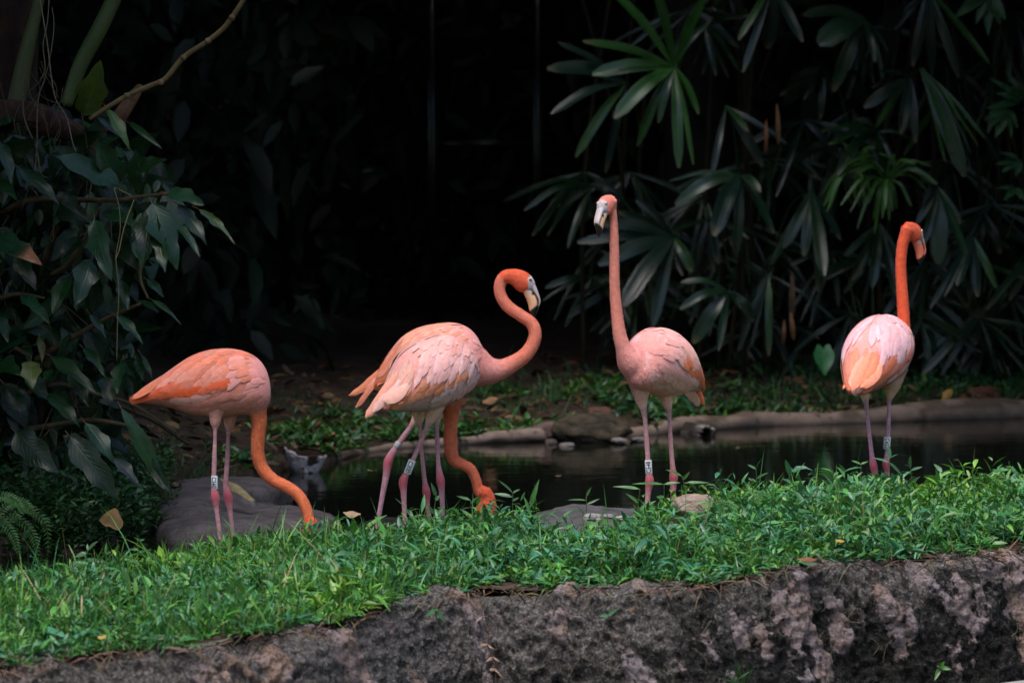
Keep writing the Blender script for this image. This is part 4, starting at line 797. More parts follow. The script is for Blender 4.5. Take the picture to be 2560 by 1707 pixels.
while k < 215:
    x, y = rng.uniform(-260, 480), rng.uniform(300, 1240)
    if not in_mass(x, y): continue
    dd = rng.uniform(12.3, 13.3); L = rng.uniform(50, 150); a = rng.normal(1.0, .9); b = P(x - L * .5 * math.cos(a), y - L * .5 * math.sin(a), dd + .03); e = P(x + L * .5 * math.cos(a), y + L * .5 * math.sin(a), dd - .08 * rng.random())
    c = np.array((DG, MG, BG, (.012, .034, .012))[rng.integers(0, 4)]) * rng.uniform(.3, .75)
    big_leaf(b, e, L * rng.uniform(.42, .75) * dd / FPX, (rng.normal(0, .5), -1, rng.normal(.5, .6)), shrub, M['leaf'], c, .2, rng.uniform(0, .25), .05, rng.choice([0, .1, .25]), 'ovate', 6, k + 500); k += 1
xs, ys = rng.uniform(-300, 420, 2600), rng.uniform(300, 1260, 2600); kp_ = in_mass(xs + 30, ys); xs, ys = xs[kp_], ys[kp_]; ds_ = rng.uniform(12.3, 13.6, len(xs)); B3 = np.array([P(a, b_, c_) for a, b_, c_ in zip(xs, ys, ds_)]); N_ = len(B3); Lf = rng.uniform(.05, .15, N_)
V, F, cc, uv = leaves_np(B3, ang(rng.random(N_) * 6.28, rng.normal(-.7, .5, N_)), rng.normal(0, .6, (N_, 3)) + np.array([0, -.8, .6]), Lf, Lf * rng.uniform(.4, .7, N_), tint((.010, .032, .012), N_, .5), T_OVAL, rng.uniform(0, .4, N_))
mk('foliage', V, F, M['leaf'], shrub, col=cc, uv=uv, kind='stuff')
# twigs inside the mass
tubes('twigs', [np.array([(*P(x, y, dd), .003), (*P(x + rng.normal(0, 25), y + rng.normal(0, 60), dd + rng.normal(0, .1)), .0022), (*P(x + rng.normal(0, 60), y + rng.normal(0, 90), dd + rng.normal(0, .2)), .001)]) for x, y, dd in zip(rng.uniform(-100, 280, 110), rng.uniform(380, 1250, 110), rng.uniform(12.1, 12.9, 110))], M['bark'], shrub, col=(.07, .05, .035), seg=4, n=6)
strand([(285, 470, 0), (298, 520, 0), (300, 580, 0), (290, 640, 0), (297, 720, 0), (294, 800, 0), (292, 900, 0)], .0014, 11.7, shrub, (.16, .13, .07), 'tendril')
strand([(335, 500, 0), (318, 545, 0), (305, 590, 0), (298, 625, 0), (288, 650, 0)], .0018, 11.66, shrub, (.22, .18, .09), 'tendril')

# fern and seedlings on the little left bank, curled yellow leaf, driftwood
fern = thing('fern', P(20, 1400, 11.9), 'small bright green fern at the water edge below the broad-leaved shrub', 'fern')
for k, (pts, nl_) in enumerate((([(10, 1330), (60, 1270), (110, 1300), (122, 1385)], 15), ([(0, 1330), (30, 1290), (80, 1330), (98, 1400)], 13), ([(-20, 1320), (20, 1260), (60, 1255), (90, 1290)], 12), ([(-30, 1330), (-10, 1290), (30, 1330), (50, 1390)], 12), ([(-40, 1300), (0, 1240), (40, 1250), (60, 1280)], 10))):
    K = catmull(np.array([P(a, b, 11.85 - .05 * k) for a, b in pts]), 24); fr = tubes('frond', [np.hstack([K, np.full((24, 1), .0014)])], M['stalk'], fern, col=(.05, .09, .02), seg=5, n=24)
    T = nrmz(np.gradient(K, axis=0))
    for i in range(2, 24):
        for sg in (-1, 1):
            sd_ = np.cross(T[i], np.array([0, -1, .3])); dv = nrmz(sd_ * sg + T[i] * .6); L = .026 * math.sin(.35 + 2.6 * i / 24)
            big_leaf(K[i], K[i] + dv * L - np.array([0, 0, .004]), L * .34, (0, -1, .6), fr, M['leaf'], np.array((.04, .13, .022)) * rng.uniform(.6, 1.2), .1, .1, 0, 0, 'ovate', 4, i, 'leaflet')
yl = thing('fallen_leaf', P(272, 1330, 11.8), 'large curled yellow-brown fallen leaf in the undergrowth at the water edge', 'leaf')
big_leaf(P(292, 1272, 11.86), P(268, 1322, 11.74), 62 / 680, (.1, -1, .25), yl, M['dry_leaf'], (.33, .19, .065), -.35, -.25, .06, .05, 'oval', 9, 3, 'blade')
tubes('stem', [np.array([(*P(292, 1272, 11.86), .0016), (*P(298, 1255, 11.9), .0016), (*P(300, 1245, 11.95), .0012)])], M['root'], yl, col=(.12, .07, .03), seg=5, n=6)
lg = thing('driftwood', P(220, 1350, 12.0), 'dark red-brown stick lying at the edge of the water channel', 'stick')
tubes('stem', [np.array([(*P(165, 1295, 12.3), .014), (*P(215, 1335, 12.15), .017), (*P(262, 1365, 12.0), .012)])], M['bark'], lg, col=(.085, .045, .035), seg=9, n=20)
for k, (hx, hy, spread) in enumerate(((128, 1315, 55), (60, 1250, 30), (150, 1360, 40))):
    sdl = thing('seedling', P(hx, hy + 40, 11.95), ('dark broad-leaved seedling beside the red-brown stick', 'small oval-leaved seedling above the fern', 'low leafy seedling hanging over the dark channel')[k], 'seedling')
    tubes('stem', [np.array([(*P(hx, hy + 45, 11.95), .003), (*P(hx, hy, 11.93), .002)])], M['stalk'], sdl, col=(.04, .07, .02), seg=5, n=6)
    for i in range(5):
        a = -2.6 + i * 1.15 + rng.normal(0, .2); L = spread * rng.uniform(.8, 1.3); big_leaf(P(hx, hy, 11.93), P(hx + L * math.cos(a), hy + L * math.sin(a) * .7, 11.9), L * .42 / 670, (rng.normal(0, .3), -1, .8), sdl, M['leaf'], np.array(MG) * rng.uniform(.7, 1.1), .2, .15, .05, 0, 'ovate', 6, i + 40)

# ------------------------------------------------------------------ rocks, husk and other things along the water
def rock(name, pts_px, d, dz, label, cat, col, seed, kind_mat='rock', nsub=4, amp=.12, col2=None, top_flat=0):
    """an irregular stone: centre pixel, pixel half-extents, depth half-extent in metres"""
    (cx_, cy_, hx, hy) = pts_px; s = FPX / d; c = P(cx_, cy_, d)
    n = 26; a, b = np.meshgrid(np.linspace(0, np.pi, n), np.arange(2 * n) / (2 * n) * 2 * np.pi, indexing='ij')
    U = np.stack([np.sin(a) * np.cos(b), np.sin(a) * np.sin(b), np.cos(a)], -1).reshape(-1, 3)
    r = 1 + amp * 2.2 * fbm(U * 1.3 + seed * 7.3, 3, seed) + amp * .8 * fbm(U * 4 + seed, 3, seed + 1); q = np.sign(U) * np.abs(U) ** .72 * r[:, None]
    if top_flat: q[:, 2] = np.where(q[:, 2] > top_flat, top_flat + (q[:, 2] - top_flat) * .18, q[:, 2])
    V = c + q * np.array([hx / s, dz, hy / s]); f = fbm(V * 14, 3, seed + 5)
    cc = np.tile(np.asarray(col)[None, :], (len(V), 1)) * (1 + .3 * f[:, None])
    if col2 is not None: m = np.clip((fbm(V * 9, 4, seed + 9) - .05) * 6, 0, 1)[:, None]; cc = cc * (1 - m) + np.asarray(col2)[None, :] * m
    return mk(name, V, grid_faces(n, 2 * n, True), M[kind_mat], col=np.clip(cc, 0, 1), label=label, category=cat)
# the flat slab behind the first flamingo: traced outline with thickness, near end lower
def slab(name, outl, zt, zb, label, cat, col, seed, warp=.02):
    """outl: pixel outline read on the plane z = zt"""
    O = np.array([G(a, b, zt) for a, b in outl]); n = 90; O = catmull(np.vstack([O, O[:1]]), n)[:-1]; c = O.mean(0); rings = [0, .25, .5, .7, .85, .95, 1.0, 1.03, 1.05, 1.06]
    zs = [0, 0, 0, -.003, -.008, -.018, -.035, -.07, -.12, zb - zt]; V = []
    for r, z in zip(rings, zs): q = c + (O - c) * r; q[:, 2] = zt + z; V.append(q)
    V = np.vstack(V); V[:, 2] += warp * 1.6 * fbm(V * 2.2, 4, seed) + .010 * fbm(V * 12, 4, seed + 1); V[:, :2] += .015 * np.stack([fbm(V * 8, 3, seed + 2), fbm(V * 8, 3, seed + 3)], -1)
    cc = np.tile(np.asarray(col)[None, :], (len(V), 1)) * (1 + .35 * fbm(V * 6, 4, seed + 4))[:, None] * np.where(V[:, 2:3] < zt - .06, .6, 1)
    return mk(name, V, grid_faces(len(rings), n - 1, True), M['rock'], col=np.clip(cc, 0, 1), label=label, category=cat)
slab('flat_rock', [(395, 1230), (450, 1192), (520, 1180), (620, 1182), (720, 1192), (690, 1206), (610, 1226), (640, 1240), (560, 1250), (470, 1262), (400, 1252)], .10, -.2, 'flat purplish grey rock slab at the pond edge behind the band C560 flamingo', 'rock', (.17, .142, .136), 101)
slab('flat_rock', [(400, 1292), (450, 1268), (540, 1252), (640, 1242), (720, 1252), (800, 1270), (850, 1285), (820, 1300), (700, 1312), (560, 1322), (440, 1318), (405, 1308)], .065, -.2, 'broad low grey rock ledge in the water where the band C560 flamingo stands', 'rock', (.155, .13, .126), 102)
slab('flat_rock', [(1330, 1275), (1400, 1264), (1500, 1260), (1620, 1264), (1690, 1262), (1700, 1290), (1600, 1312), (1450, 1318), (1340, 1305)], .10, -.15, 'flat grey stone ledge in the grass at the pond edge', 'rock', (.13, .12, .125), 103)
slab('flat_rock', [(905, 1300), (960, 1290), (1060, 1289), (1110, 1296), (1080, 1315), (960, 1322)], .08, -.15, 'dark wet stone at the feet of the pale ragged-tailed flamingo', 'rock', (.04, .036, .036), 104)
rock('boulder', (1476, 1074, 86, 38), 17.32, .13, 'brown angular boulder at the far water edge', 'rock', (.085, .066, .045), 111, amp=.16, col2=(.045, .036, .026))
rock('stone', (1372, 1076, 46, 24), 17.4, .10, 'smooth pinkish stone against the brown boulder', 'rock', (.15, .10, .09), 112, amp=.1)
rock('stone', (1279, 1054, 28, 18), 17.75, .05, 'orange-brown block of stone standing on the far shore', 'rock', (.30, .155, .095), 113, amp=.06)
rock('stone', (1548, 1101, 20, 7), 17.15, .05, 'small white stone at the water edge beside the brown boulder', 'rock', (.22, .19, .18), 114)
rock('stone', (1600, 1098, 26, 6), 17.3, .05, 'flat pale stone at the water edge below the kerb', 'rock', (.22, .19, .18), 115)
rock('stone', (1416, 1114, 20, 7), 17.0, .05, 'small pale stone lying in the water in front of the brown boulder', 'rock', (.22, .19, .18), 116)
rock('stone', (1378, 1106, 14, 9), 17.15, .05, 'small dull brown stone beside the boulder in shallow water', 'rock', (.12, .09, .08), 117)
rock('stone', (1738, 1262, 50, 26), 11.72, .06, 'pale beige stone half hidden in the grass behind the stone ledge', 'rock', (.36, .27, .22), 118, col2=(.17, .12, .10))
rock('stone', (2460, 984, 42, 18), 19.6, .12, 'reddish brown stone behind the thick kerb', 'rock', (.16, .065, .045), 119)
rock('stone', (1500, 1030, 30, 14), 17.6, .08, 'reddish stone perched behind the brown boulder', 'rock', (.14, .07, .05), 120)
for k, (a, b, w_, h_) in enumerate(((1480, 1293, 22, 9), (1520, 1290, 14, 6), (1555, 1296, 18, 7), (1500, 1300, 10, 5))):
    rock('pebble', (a, b, w_, h_), 11.25 - .02 * k, .02, ('largest white pebble in front of the flat grey stone ledge', 'small white pebble between the larger ones by the stone ledge', 'oblong white pebble at the end of the row by the stone ledge', 'tiny white pebble in front of the others by the stone ledge')[k], 'pebble', (.36, .34, .32), 130 + k)['group'] = 'white pebbles by the stone ledge'
# hollow log with a pale broken ring end
hl = thing('hollow_log', P(1740, 1095, 17.95), 'short hollow log with a pale broken ring end at the far water edge', 'log')
def ringtube(A, B, r0, r1, nrag, seed):
    ax = nrmz(B - A); n0 = nrmz(np.cross(ax, [0, 0, 1.])); n1_ = np.cross(n0, ax); th = np.arange(36) / 36 * 2 * np.pi; rr = 1 + .12 * fbm(np.stack([np.cos(th), np.sin(th), 0 * th], -1) * 2, 3, seed)
    rg = lambda c, r, z: c + ax * z[:, None] + (n0[None, :] * np.cos(th)[:, None] + n1_[None, :] * np.sin(th)[:, None]) * (r * rr)[:, None]
    o = np.zeros(36); rag_ = nrag * np.random.default_rng(seed).random(36); return np.vstack([rg(A, r0, o), rg(A * .6 + B * .4, r0 * 1.05, o), rg(A * .25 + B * .75, r0 * .97, o), rg(B, r0, rag_), rg(B, r1, rag_ * .8), rg(A * .2 + B * .8, r1 * .9, o), rg(A, r1 * .8, o)])
A_, B_ = P(1690, 1072, 18.15), P(1764, 1084, 17.75); v = ringtube(A_, B_, .048, .034, .06, 3)
cc = np.where((fbm(v * 25, 3, 7) > .05)[:, None], np.array([.30, .27, .26]), np.array([.05, .04, .035])); cc[3 * 36:5 * 36] = np.where((fbm(v[3 * 36:5 * 36] * 40, 2, 4) > -.1)[:, None], np.array([.36, .34, .30]), np.array([.12, .10, .09])); cc[5 * 36:] = (.02, .016, .012)
mk('shell', v, grid_faces(7, 36, True), M['rock'], hl, col=cc)
# husk: a torn bowl, dark inside with white flaking skin
hk_ = thing('palm_husk', P(758, 1182, 15.4), 'torn brown palm husk with white flaking skin standing in the shallow water', 'husk')
nr, na = 16, 48; a, t = np.meshgrid(np.arange(na) / na * 2 * np.pi, np.linspace(0, 1, nr), indexing='xy')
rim = np.interp(a.ravel(), np.linspace(0, 2 * np.pi, 13), [.72, .78, .80, .80, .85, 1.0, 1.14, 1.0, .84, .76, .74, .70, .72]) * (1 + .10 * fbm(np.stack([np.cos(a.ravel()) * 5, np.sin(a.ravel()) * 5, 0 * a.ravel()], -1), 2, 9)); tt_ = t.ravel()
cen = P(760, 1182, 15.4); Rw, H_ = .108, .145
v = np.stack([np.cos(a.ravel()) * Rw * (.35 + .68 * tt_ ** .6), np.sin(a.ravel()) * .08 * (.35 + .68 * tt_ ** .6), tt_ * H_ * rim - .02], -1); v = v + .006 * fbm(v * 40, 3, 3)[:, None]; vin = v * np.array([.9, .86, .98]) + np.array([0, 0, .006])
wh = (fbm(v * np.array([30, 30, 14]), 3, 5) > -.22)[:, None]; co = np.where(wh, np.array([.68, .60, .60]), np.array([.05, .032, .026])); ci = np.tile([[.045, .024, .018]], (len(v), 1))
F1 = grid_faces(nr, na, True); top = (nr - 1) * na + np.arange(na); Fr = np.stack([top, (nr - 1) * na + (np.arange(na) + 1) % na, len(v) + (nr - 1) * na + (np.arange(na) + 1) % na, len(v) + top], 1)
mk('shell', np.vstack([v, vin]) + cen, np.vstack([F1, F1[:, ::-1] + len(v), Fr]), M['rock'], hk_, col=np.vstack([co, ci]))
# dry curled strip on the slab
ds = thing('dry_leaf_strip', P(590, 1230, 12.9), 'dry tan curled leaf strip on the flat rock behind the flamingo legs', 'leaf')
big_leaf(P(552, 1196, 12.95), P(632, 1240, 12.6), 26 / 620, (.2, -1, .9), ds, M['dry_leaf'], (.32, .25, .12), -.5, .12, .1, .1, 'palm', 9, 5, 'blade')
# fallen leaves on the near bank
for k, (x, y, L, w, a, c, lab) in enumerate(((880, 1282, 46, 26, .3, (.42, .29, .17), 'pale tan curled leaf in the grass behind the walking flamingo legs'), (110, 1462, 42, 20, .4, (.36, .17, .06), 'crumpled orange-brown leaf on the near bank below the seedlings'), (2018, 1396, 52, 18, 3.3, (.17, .065, .035), 'rusty brown leaf on the lip of the rock wall'),
        (2300, 1280, 26, 12, .5, (.13, .06, .035), 'small dark brown leaf among the leafy ground cover'), (1470, 1298, 36, 14, .7, (.20, .10, .04), 'narrow brown leaf by the white pebbles'), (1392, 1352, 8, 34, 1.6, (.40, .30, .12), 'thin upright straw-yellow leaf in the grass'), (2100, 1350, 24, 12, .2, (.35, .22, .05), 'small ochre leaf by the ground cover over the rock wall'),
        (255, 1590, 26, 14, -.5, (.34, .22, .05), 'small yellow leaf in the short grass over the rock wall'), (1760, 1335, 40, 14, -.4, (.14, .11, .10), 'grey withered leaf in the grass over the rock wall'), (280, 1540, 60, 22, -.3, (.22, .17, .15), 'long grey-brown dead leaf lying in the short grass'))):
    z0 = float(zg(x)) + .045; c0 = G(x, y, z0); dv = np.array([math.cos(a), -math.sin(a) * .3, math.sin(a) * -.35]); s = FPX / c0[1]; o = thing('fallen_leaf', c0, lab, 'leaf')
    big_leaf(c0 - dv * L / s / 2, c0 + dv * L / s / 2, w / s, (rng.normal(0, .3), -.8, 1), o, M['dry_leaf'], c, -.4, rng.uniform(-.3, .3), .12, .2, 'oval', 7, k + 60, 'blade')

# tall individual weeds that stand above the ground cover
def weed(x, y, top, leaves, col, lab, k, tall=False):
    v = .93 if not tall else .9
    d = float(d_near(x) + (d_back(x) - d_near(x)) * v); s = FPX / d; base = np.array([(x - CX) / FPX * d, d, float(zg(x)) - .01]); tp = P(top[0], top[1], d - .02)
    o = thing('weed', base, lab, 'weed', 'weeds standing above the ground cover'); K = catmull(np.array([base, base * .5 + tp * .5 + np.array([rng.normal(0, .008), 0, 0]), tp]), 12)
    tubes('stem', [np.hstack([K, np.linspace(.0019, .0012, 12)[:, None]])], M['stalk'], o, col=(.06, .13, .03), seg=6, n=12)
    for i, (lx, ly, f, w) in enumerate(leaves):
        q = K[int(f * 11)]; e = P(lx, ly, q[1] + rng.normal(-.01, .02)); big_leaf(q, e, w / s, (rng.normal(0, .3), -.9, .9), o, M['cover'], np.array(col) * rng.uniform(.8, 1.2), .25, .12, .03, 0, 'ovate', 6, k * 9 + i)
WC = (.050, .135, .050)
weed(1292, 1290, (1282, 1232), [(1246, 1198, 1, 10), (1232, 1232, .95, 13), (1300, 1222, 1, 8), (1298, 1242, .9, 10), (1320, 1300, .3, 13), (1250, 1285, .5, 11)], WC, 'three-leaved weed rising between the two necks-down flamingo and the stone ledge', 1)
weed(1320, 1300, (1325, 1262), [(1347, 1197, .95, 15), (1290, 1260, .6, 12), (1310, 1240, .8, 11), (1352, 1285, .4, 12)], (.06, .17, .04), 'weed with one tall blade-like leaf beside the stone ledge', 2)
weed(1092, 1300, (1090, 1240), [(1078, 1206, 1, 12), (1100, 1236, .95, 12), (1070, 1262, .7, 12), (1112, 1262, .6, 12), (1120, 1285, .4, 13), (1060, 1290, .4, 12)], WC, 'grey-green weed in front of the walking flamingo far leg', 3)
weed(1180, 1300, (1176, 1250), [(1140, 1238, 1, 9), (1196, 1240, .95, 11), (1150, 1270, .6, 11), (1200, 1280, .5, 11)], WC, 'leafy weed beside the lowered head of the pale flamingo', 4)
weed(1466, 1285, (1466, 1240), [(1478, 1217, 1, 9), (1418, 1248, .95, 8), (1500, 1245, .9, 7), (1440, 1262, .6, 8)], (.06, .15, .05), 'thin weed standing on the flat grey stone ledge', 5)
weed(1625, 1270, (1600, 1222), [(1533, 1214, 1, 11), (1565, 1232, .7, 12), (1640, 1250, .5, 12)], (.06, .16, .04), 'arching weed with a long leaf curving toward the stone ledge', 6)
weed(1665, 1270, (1660, 1210), [(1580, 1207, 1, 10), (1700, 1205, 1, 10), (1640, 1240, .7, 12), (1690, 1250, .5, 14)], (.06, .16, .04), 'arching weed in front of the band C548 flamingo legs', 7)
weed(1730, 1255, (1705, 1190), [(1664, 1172, 1, 10), (1725, 1178, .95, 9), (1775, 1205, .9, 10), (1700, 1225, .6, 12), (1750, 1240, .4, 13)], (.06, .16, .04), 'long-leaved weed growing beside the pale beige stone', 8)
weed(2225, 1235, (2224, 1145), [(2221, 1108, 1, 12), (2182, 1143, .98, 8), (2258, 1190, .95, 11), (2245, 1134, 1, 5), (2212, 1185, .5, 12), (2235, 1200, .5, 9)], (.05, .13, .07), 'bluish weed standing before the turned-away flamingo banded leg', 9)
weed(2285, 1235, (2276, 1168), [(2276, 1138, 1, 14), (2306, 1166, .95, 10), (2262, 1160, 1, 4), (2300, 1190, .6, 10), (2255, 1195, .5, 11)], (.05, .13, .06), 'upright weed with an oval top leaf near the turned-away flamingo', 10)
weed(2362, 1235, (2356, 1180), [(2334, 1158, 1, 12), (2376, 1175, .95, 8), (2385, 1200, .8, 13), (2336, 1186, .8, 9)], WC, 'weed with paired leaves beside the oval-leaved weed', 11)
weed(2155, 1235, (2152, 1160), [(2128, 1150, 1, 7), (2172, 1152, 1, 6), (2168, 1190, .7, 9), (2130, 1200, .5, 9)], (.06, .15, .04), 'slim forked weed at the turned-away flamingo feet', 12)
weed(1895, 1235, (1890, 1172), [(1868, 1160, 1, 8), (1902, 1147, 1, 8), (1920, 1180, .8, 10), (1870, 1195, .7, 10)], WC, 'slim leafy weed at the dark water between the upright-necked flamingos', 13)
weed(1975, 1235, (1985, 1180), [(1962, 1160, 1, 9), (2012, 1165, 1, 9), (1955, 1195, .7, 11), (2015, 1200, .6, 11)], WC, 'spreading weed beside the slim leafy one at the bank edge', 14)
weed(222, 1440, (220, 1375), [(246, 1350, 1, 15), (184, 1392, .92, 17), (218, 1358, 1, 7), (268, 1410, .8, 15), (196, 1440, .4, 13), (250, 1440, .5, 14)], WC, 'pale green weed standing before the dark water channel', 15)
weed(266, 1430, (264, 1385), [(266, 1355, 1, 8), (278, 1378, 1, 8), (252, 1380, 1, 7)], (.055, .17, .03), 'small bright green shoot before the dark water channel', 16)
weed(345, 1400, (352, 1352), [(338, 1345, 1, 8), (362, 1346, 1, 8), (320, 1372, .8, 9), (380, 1372, .7, 9)], WC, 'small two-leaved weed by the grey rock ledge', 17)
weed(2450, 1260, (2462, 1185), [(2440, 1225, .4, 11), (2478, 1230, .4, 11)], (.10, .17, .05), 'thin weed with a bare curling stalk over the dark water', 18)
tubes('curling_stalk', [np.array([(*P(a, b, 12.2), .0016) for a, b in [(2470, 1200), (2462, 1170), (2456, 1150), (2462, 1138), (2472, 1130), (2482, 1126)]])], M['stalk'], bpy.data.objects['weed.017'], col=(.20, .24, .10), seg=5, n=20) if False else None
# small plants and a dry vine on the rock wall
def wall_pt(x, y, out=.0):
    d = float(d_near(x)) - .10 - out; return P(x, y, d)
for (x, y, lab, tips, c) in ((2350, 1690, 'three-leaved green seedling growing out of the rock wall', [(2362, 1652), (2342, 1664), (2378, 1672), (2336, 1700)], (.055, .16, .03)), (1520, 1560, 'small green runner leaf on the rock wall lip', [(1545, 1520), (1500, 1538)], (.06, .16, .07)), (1090, 1545, 'green leafy sprig lying on the pale rock wall lip', [(1092, 1526), (1062, 1540), (1110, 1552)], (.05, .14, .05))):
    b = wall_pt(x, y, .02); o = thing('seedling', b, lab, 'seedling'); tubes('stem', [np.array([(*b, .002), (*wall_pt(x, y - 25, .05), .0014)])], M['stalk'], o, col=(.09, .14, .03), seg=5, n=6)
    for i, (a, e) in enumerate(tips): big_leaf(wall_pt(x, y - 22, .05), wall_pt(a, e, .07), 13 / 780, (rng.normal(0, .3), -1, .7), o, M['cover'], c, .25, .1, .03, 0, 'ovate', 6, i)
tf = thing('grass_tuft', wall_pt(1850, 1707, .02), 'small grass tuft sprouting from the lower rock wall', 'grass')
for i in range(14):
    a = rng.normal(0, .8); b = wall_pt(1850 + rng.normal(0, 12), 1712, .03); e = wall_pt(1850 + 60 * math.sin(a), 1712 - 75 * math.cos(a) * rng.uniform(.6, 1), .10); K = catmull(np.array([b, (b + e) / 2 + np.array([0, -.01, .015]), e]), 6)
    big_leaf(b, e, .005, (rng.normal(0, .6), -1, .4), tf, M['cover'], (.05, .13, .04), .1, .25, 0, 0, 'ovate', 5, i, 'blade')
vn = thing('dry_vine', wall_pt(1228, 1500, .02), 'dry brown vine with curled leaves hanging down the rock wall', 'vine')
VP = [(1212, 1500), (1205, 1540), (1222, 1580), (1220, 1610), (1232, 1640), (1238, 1670), (1240, 1715)]
tubes('stem', [np.array([(*wall_pt(a, b, .035), .0017) for a, b in VP])], M['root'], vn, col=(.16, .11, .07), seg=5, n=30)
for i, (a, b) in enumerate(VP[1:-1]):
    for sg in (-1, 1): big_leaf(wall_pt(a, b, .04), wall_pt(a + sg * rng.uniform(12, 24), b + rng.uniform(-10, 18), .06), 12 / 780, (sg, -1, .3), vn, M['dry_leaf'], (.26, .17, .12), -.5, .2, .1, .2, 'ovate', 5, i)
rt = thing('rootlets', wall_pt(1900, 1480, .02), 'thin pale rootlets dangling over the rock wall face', 'roots')
for i in range(46):
    x = rng.uniform(820, 2560); y = float(np.interp(x, nx, ny)) + rng.uniform(5, 230); w = rng.normal(0, 12, 3); tubes('rootlet', [np.array([(*wall_pt(x + w[j], y + j * rng.uniform(14, 34), .035 - .004 * j), .0008) for j in range(3)])], M['root'], rt, col=np.array((.26, .22, .15)) * rng.uniform(.5, 1.1), seg=4, n=8)

# ------------------------------------------------------------------ fan palms behind the far shore
PG = [(.008, .032, .011), (.011, .040, .016), (.010, .030, .020), (.019, .072, .013)]
def leaflet(hub, tip, w_px, d, parent, col, k, arch=.10, name='leaflet', mat='palm', dd=None, tilt=None):
    a = P(*hub, d); e = P(*tip, d + (rng.normal(-.10, .12) if dd is None else dd)); L = np.linalg.norm(e - a); mid = (a + e) / 2 + np.array([0, -.03, arch * L])
    n = 8; K = catmull(np.array([a, mid, e]), n); T = nrmz(np.gradient(K, axis=0)); nn = np.array([rng.normal(0, .35), -1, rng.normal(.45, .25)]) if tilt is None else np.array(tilt)
    S = nrmz(np.cross(nn, T)); N = np.cross(T, S); t = np.linspace(0, 1, n); w = np.interp(t, [0, .15, .5, .85, .96, 1], [.22, .55, 1, .85, .6, .25]) * w_px * (1.08 if d < 20.4 else .85) * d / FPX; c = np.array([-1, -.5, 0, .5, 1.])
    V = K[:, None, :] + S[:, None, :] * (w[:, None] * c[None, :] / 2)[..., None] + N[:, None, :] * ((np.abs(c)[None, :] * .12 + .05 * (np.arange(5) % 2)[None, :]) * w[:, None])[..., None]
    uv = np.stack(np.broadcast_arrays(t[:, None], (c[None, :] + 1) / 2), -1).reshape(-1, 2); cc = np.tile(np.asarray(col)[None, :], (n * 5, 1)) * rng.uniform(.8, 1.2)
    f = np.clip((uv[:, :1] - .93) / .07, 0, 1) * (.6 if rng.random() < .5 else .1); cc = cc * (1 - f) + np.array([[.16, .12, .07]]) * f
    return mk(name, V.reshape(-1, 3), grid_faces(n, 5), M[mat], parent, col=cc, uv=uv)
CLUMPS = {}
def clump(x, lab):
    b = np.array([(x - CX) / FPX * 20.6, 20.6, .15]); o = thing('fan_palm', b, lab, 'palm', 'fan palms behind the far shore'); CLUMPS[x] = (o, b)
    for k in range(5):
        q = b + np.array([rng.normal(0, .22), rng.uniform(0, .6), 0]); tubes('cane', [np.array([(*q, .016), (*(q + [rng.normal(0, .08), 0, 1.3]), .015), (*(q + [rng.normal(0, .2), 0, rng.uniform(2.3, 3.4)]), .013)])], M['bark'], o, col=(.022, .018, .011), seg=7, n=12)
    return o
clump(1640, 'tall fan palm with long narrow leaflets behind the upright-necked flamingo'); clump(1880, 'fan palm with drooping leaflets between the two upright-necked flamingos'); clump(2180, 'dense fan palm above the heart-shaped leaf'); clump(2430, 'fan palm with yellowish thin leaflets beside the oval-leaved shrub')
fan_n = [0]
def fan(hub, tips, d, ci=0, arch=.10, bright=1.0):  # bright scales leaflet colour; rear fans are dimmed as if shaded
    x = min(CLUMPS, key=lambda q: abs(q - hub[0])); o, b = CLUMPS[x]; h3 = P(*hub, d); q = b + np.array([0, .1, max(.4, h3[2] - .15 - .4)]); q[0] = b[0] * .6 + h3[0] * .4
    fr = tubes('frond', [np.array([(*q, .006), (*((q + h3) / 2 + np.array([0, .05, .12])), .005), (*(h3 + np.array([0, .015, 0])), .004)])], M['stalk'], o, col=(.035, .07, .02), seg=6, n=14)
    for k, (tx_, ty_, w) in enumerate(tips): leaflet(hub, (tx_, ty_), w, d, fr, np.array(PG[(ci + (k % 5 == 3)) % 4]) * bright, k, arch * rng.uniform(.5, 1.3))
    fan_n[0] += 1
fan((1686, 168), [(1520, -32, 26), (1634, -40, 24), (1764, -10, 24), (1776, 52, 14), (1457, 104, 22), (1481, 186, 36), (1536, 296, 38), (1593, 366, 24), (1646, 308, 18), (1697, 420, 26), (1734, 412, 14), (1746, 286, 20)], 19.9, 3, .09, 1.1)
fan((1566, 206), [(1368, 172, 34), (1394, 106, 16), (1379, 286, 30), (1439, 393, 24), (1514, 432, 20)], 20.15, 2, .06)
fan((1850, 439), [(1688, 512, 32), (1692, 472, 18), (1674, 452, 10), (1784, 590, 44), (1842, 632, 26), (1934, 584, 24), (1900, 480, 18)], 19.8, 1, .14)
fan((1684, 593), [(1496, 662, 38), (1557, 766, 44), (1632, 816, 30), (1730, 680, 26), (1443, 606, 26), (1546, 530, 24), (1500, 560, 26), (1590, 500, 20)], 20.3, 2, .06, .85)
fan((1821, 729), [(1700, 772, 22), (1702, 706, 16), (1733, 858, 36), (1796, 876, 20), (1883, 804, 28), (1850, 770, 18)], 20.0, 1, .10, .9)
fan((1480, 468), [(1311, 526, 20), (1340, 470, 12), (1368, 590, 18), (1420, 620, 20), (1560, 500, 18), (1590, 540, 14)], 20.5, 0, .12, .7)
fan((1930, -40), [(1919, 122, 42), (2006, 106, 26), (1857, 182, 18), (1846, 100, 18), (1880, 60, 22)], 19.9, 2, .0)
fan((2159, 46), [(2046, 112, 60), (2084, 228, 34), (2006, 38, 26), (2166, 134, 16), (2187, 156, 18), (2206, 180, 14), (2220, 130, 12)], 19.9, 1, .08)
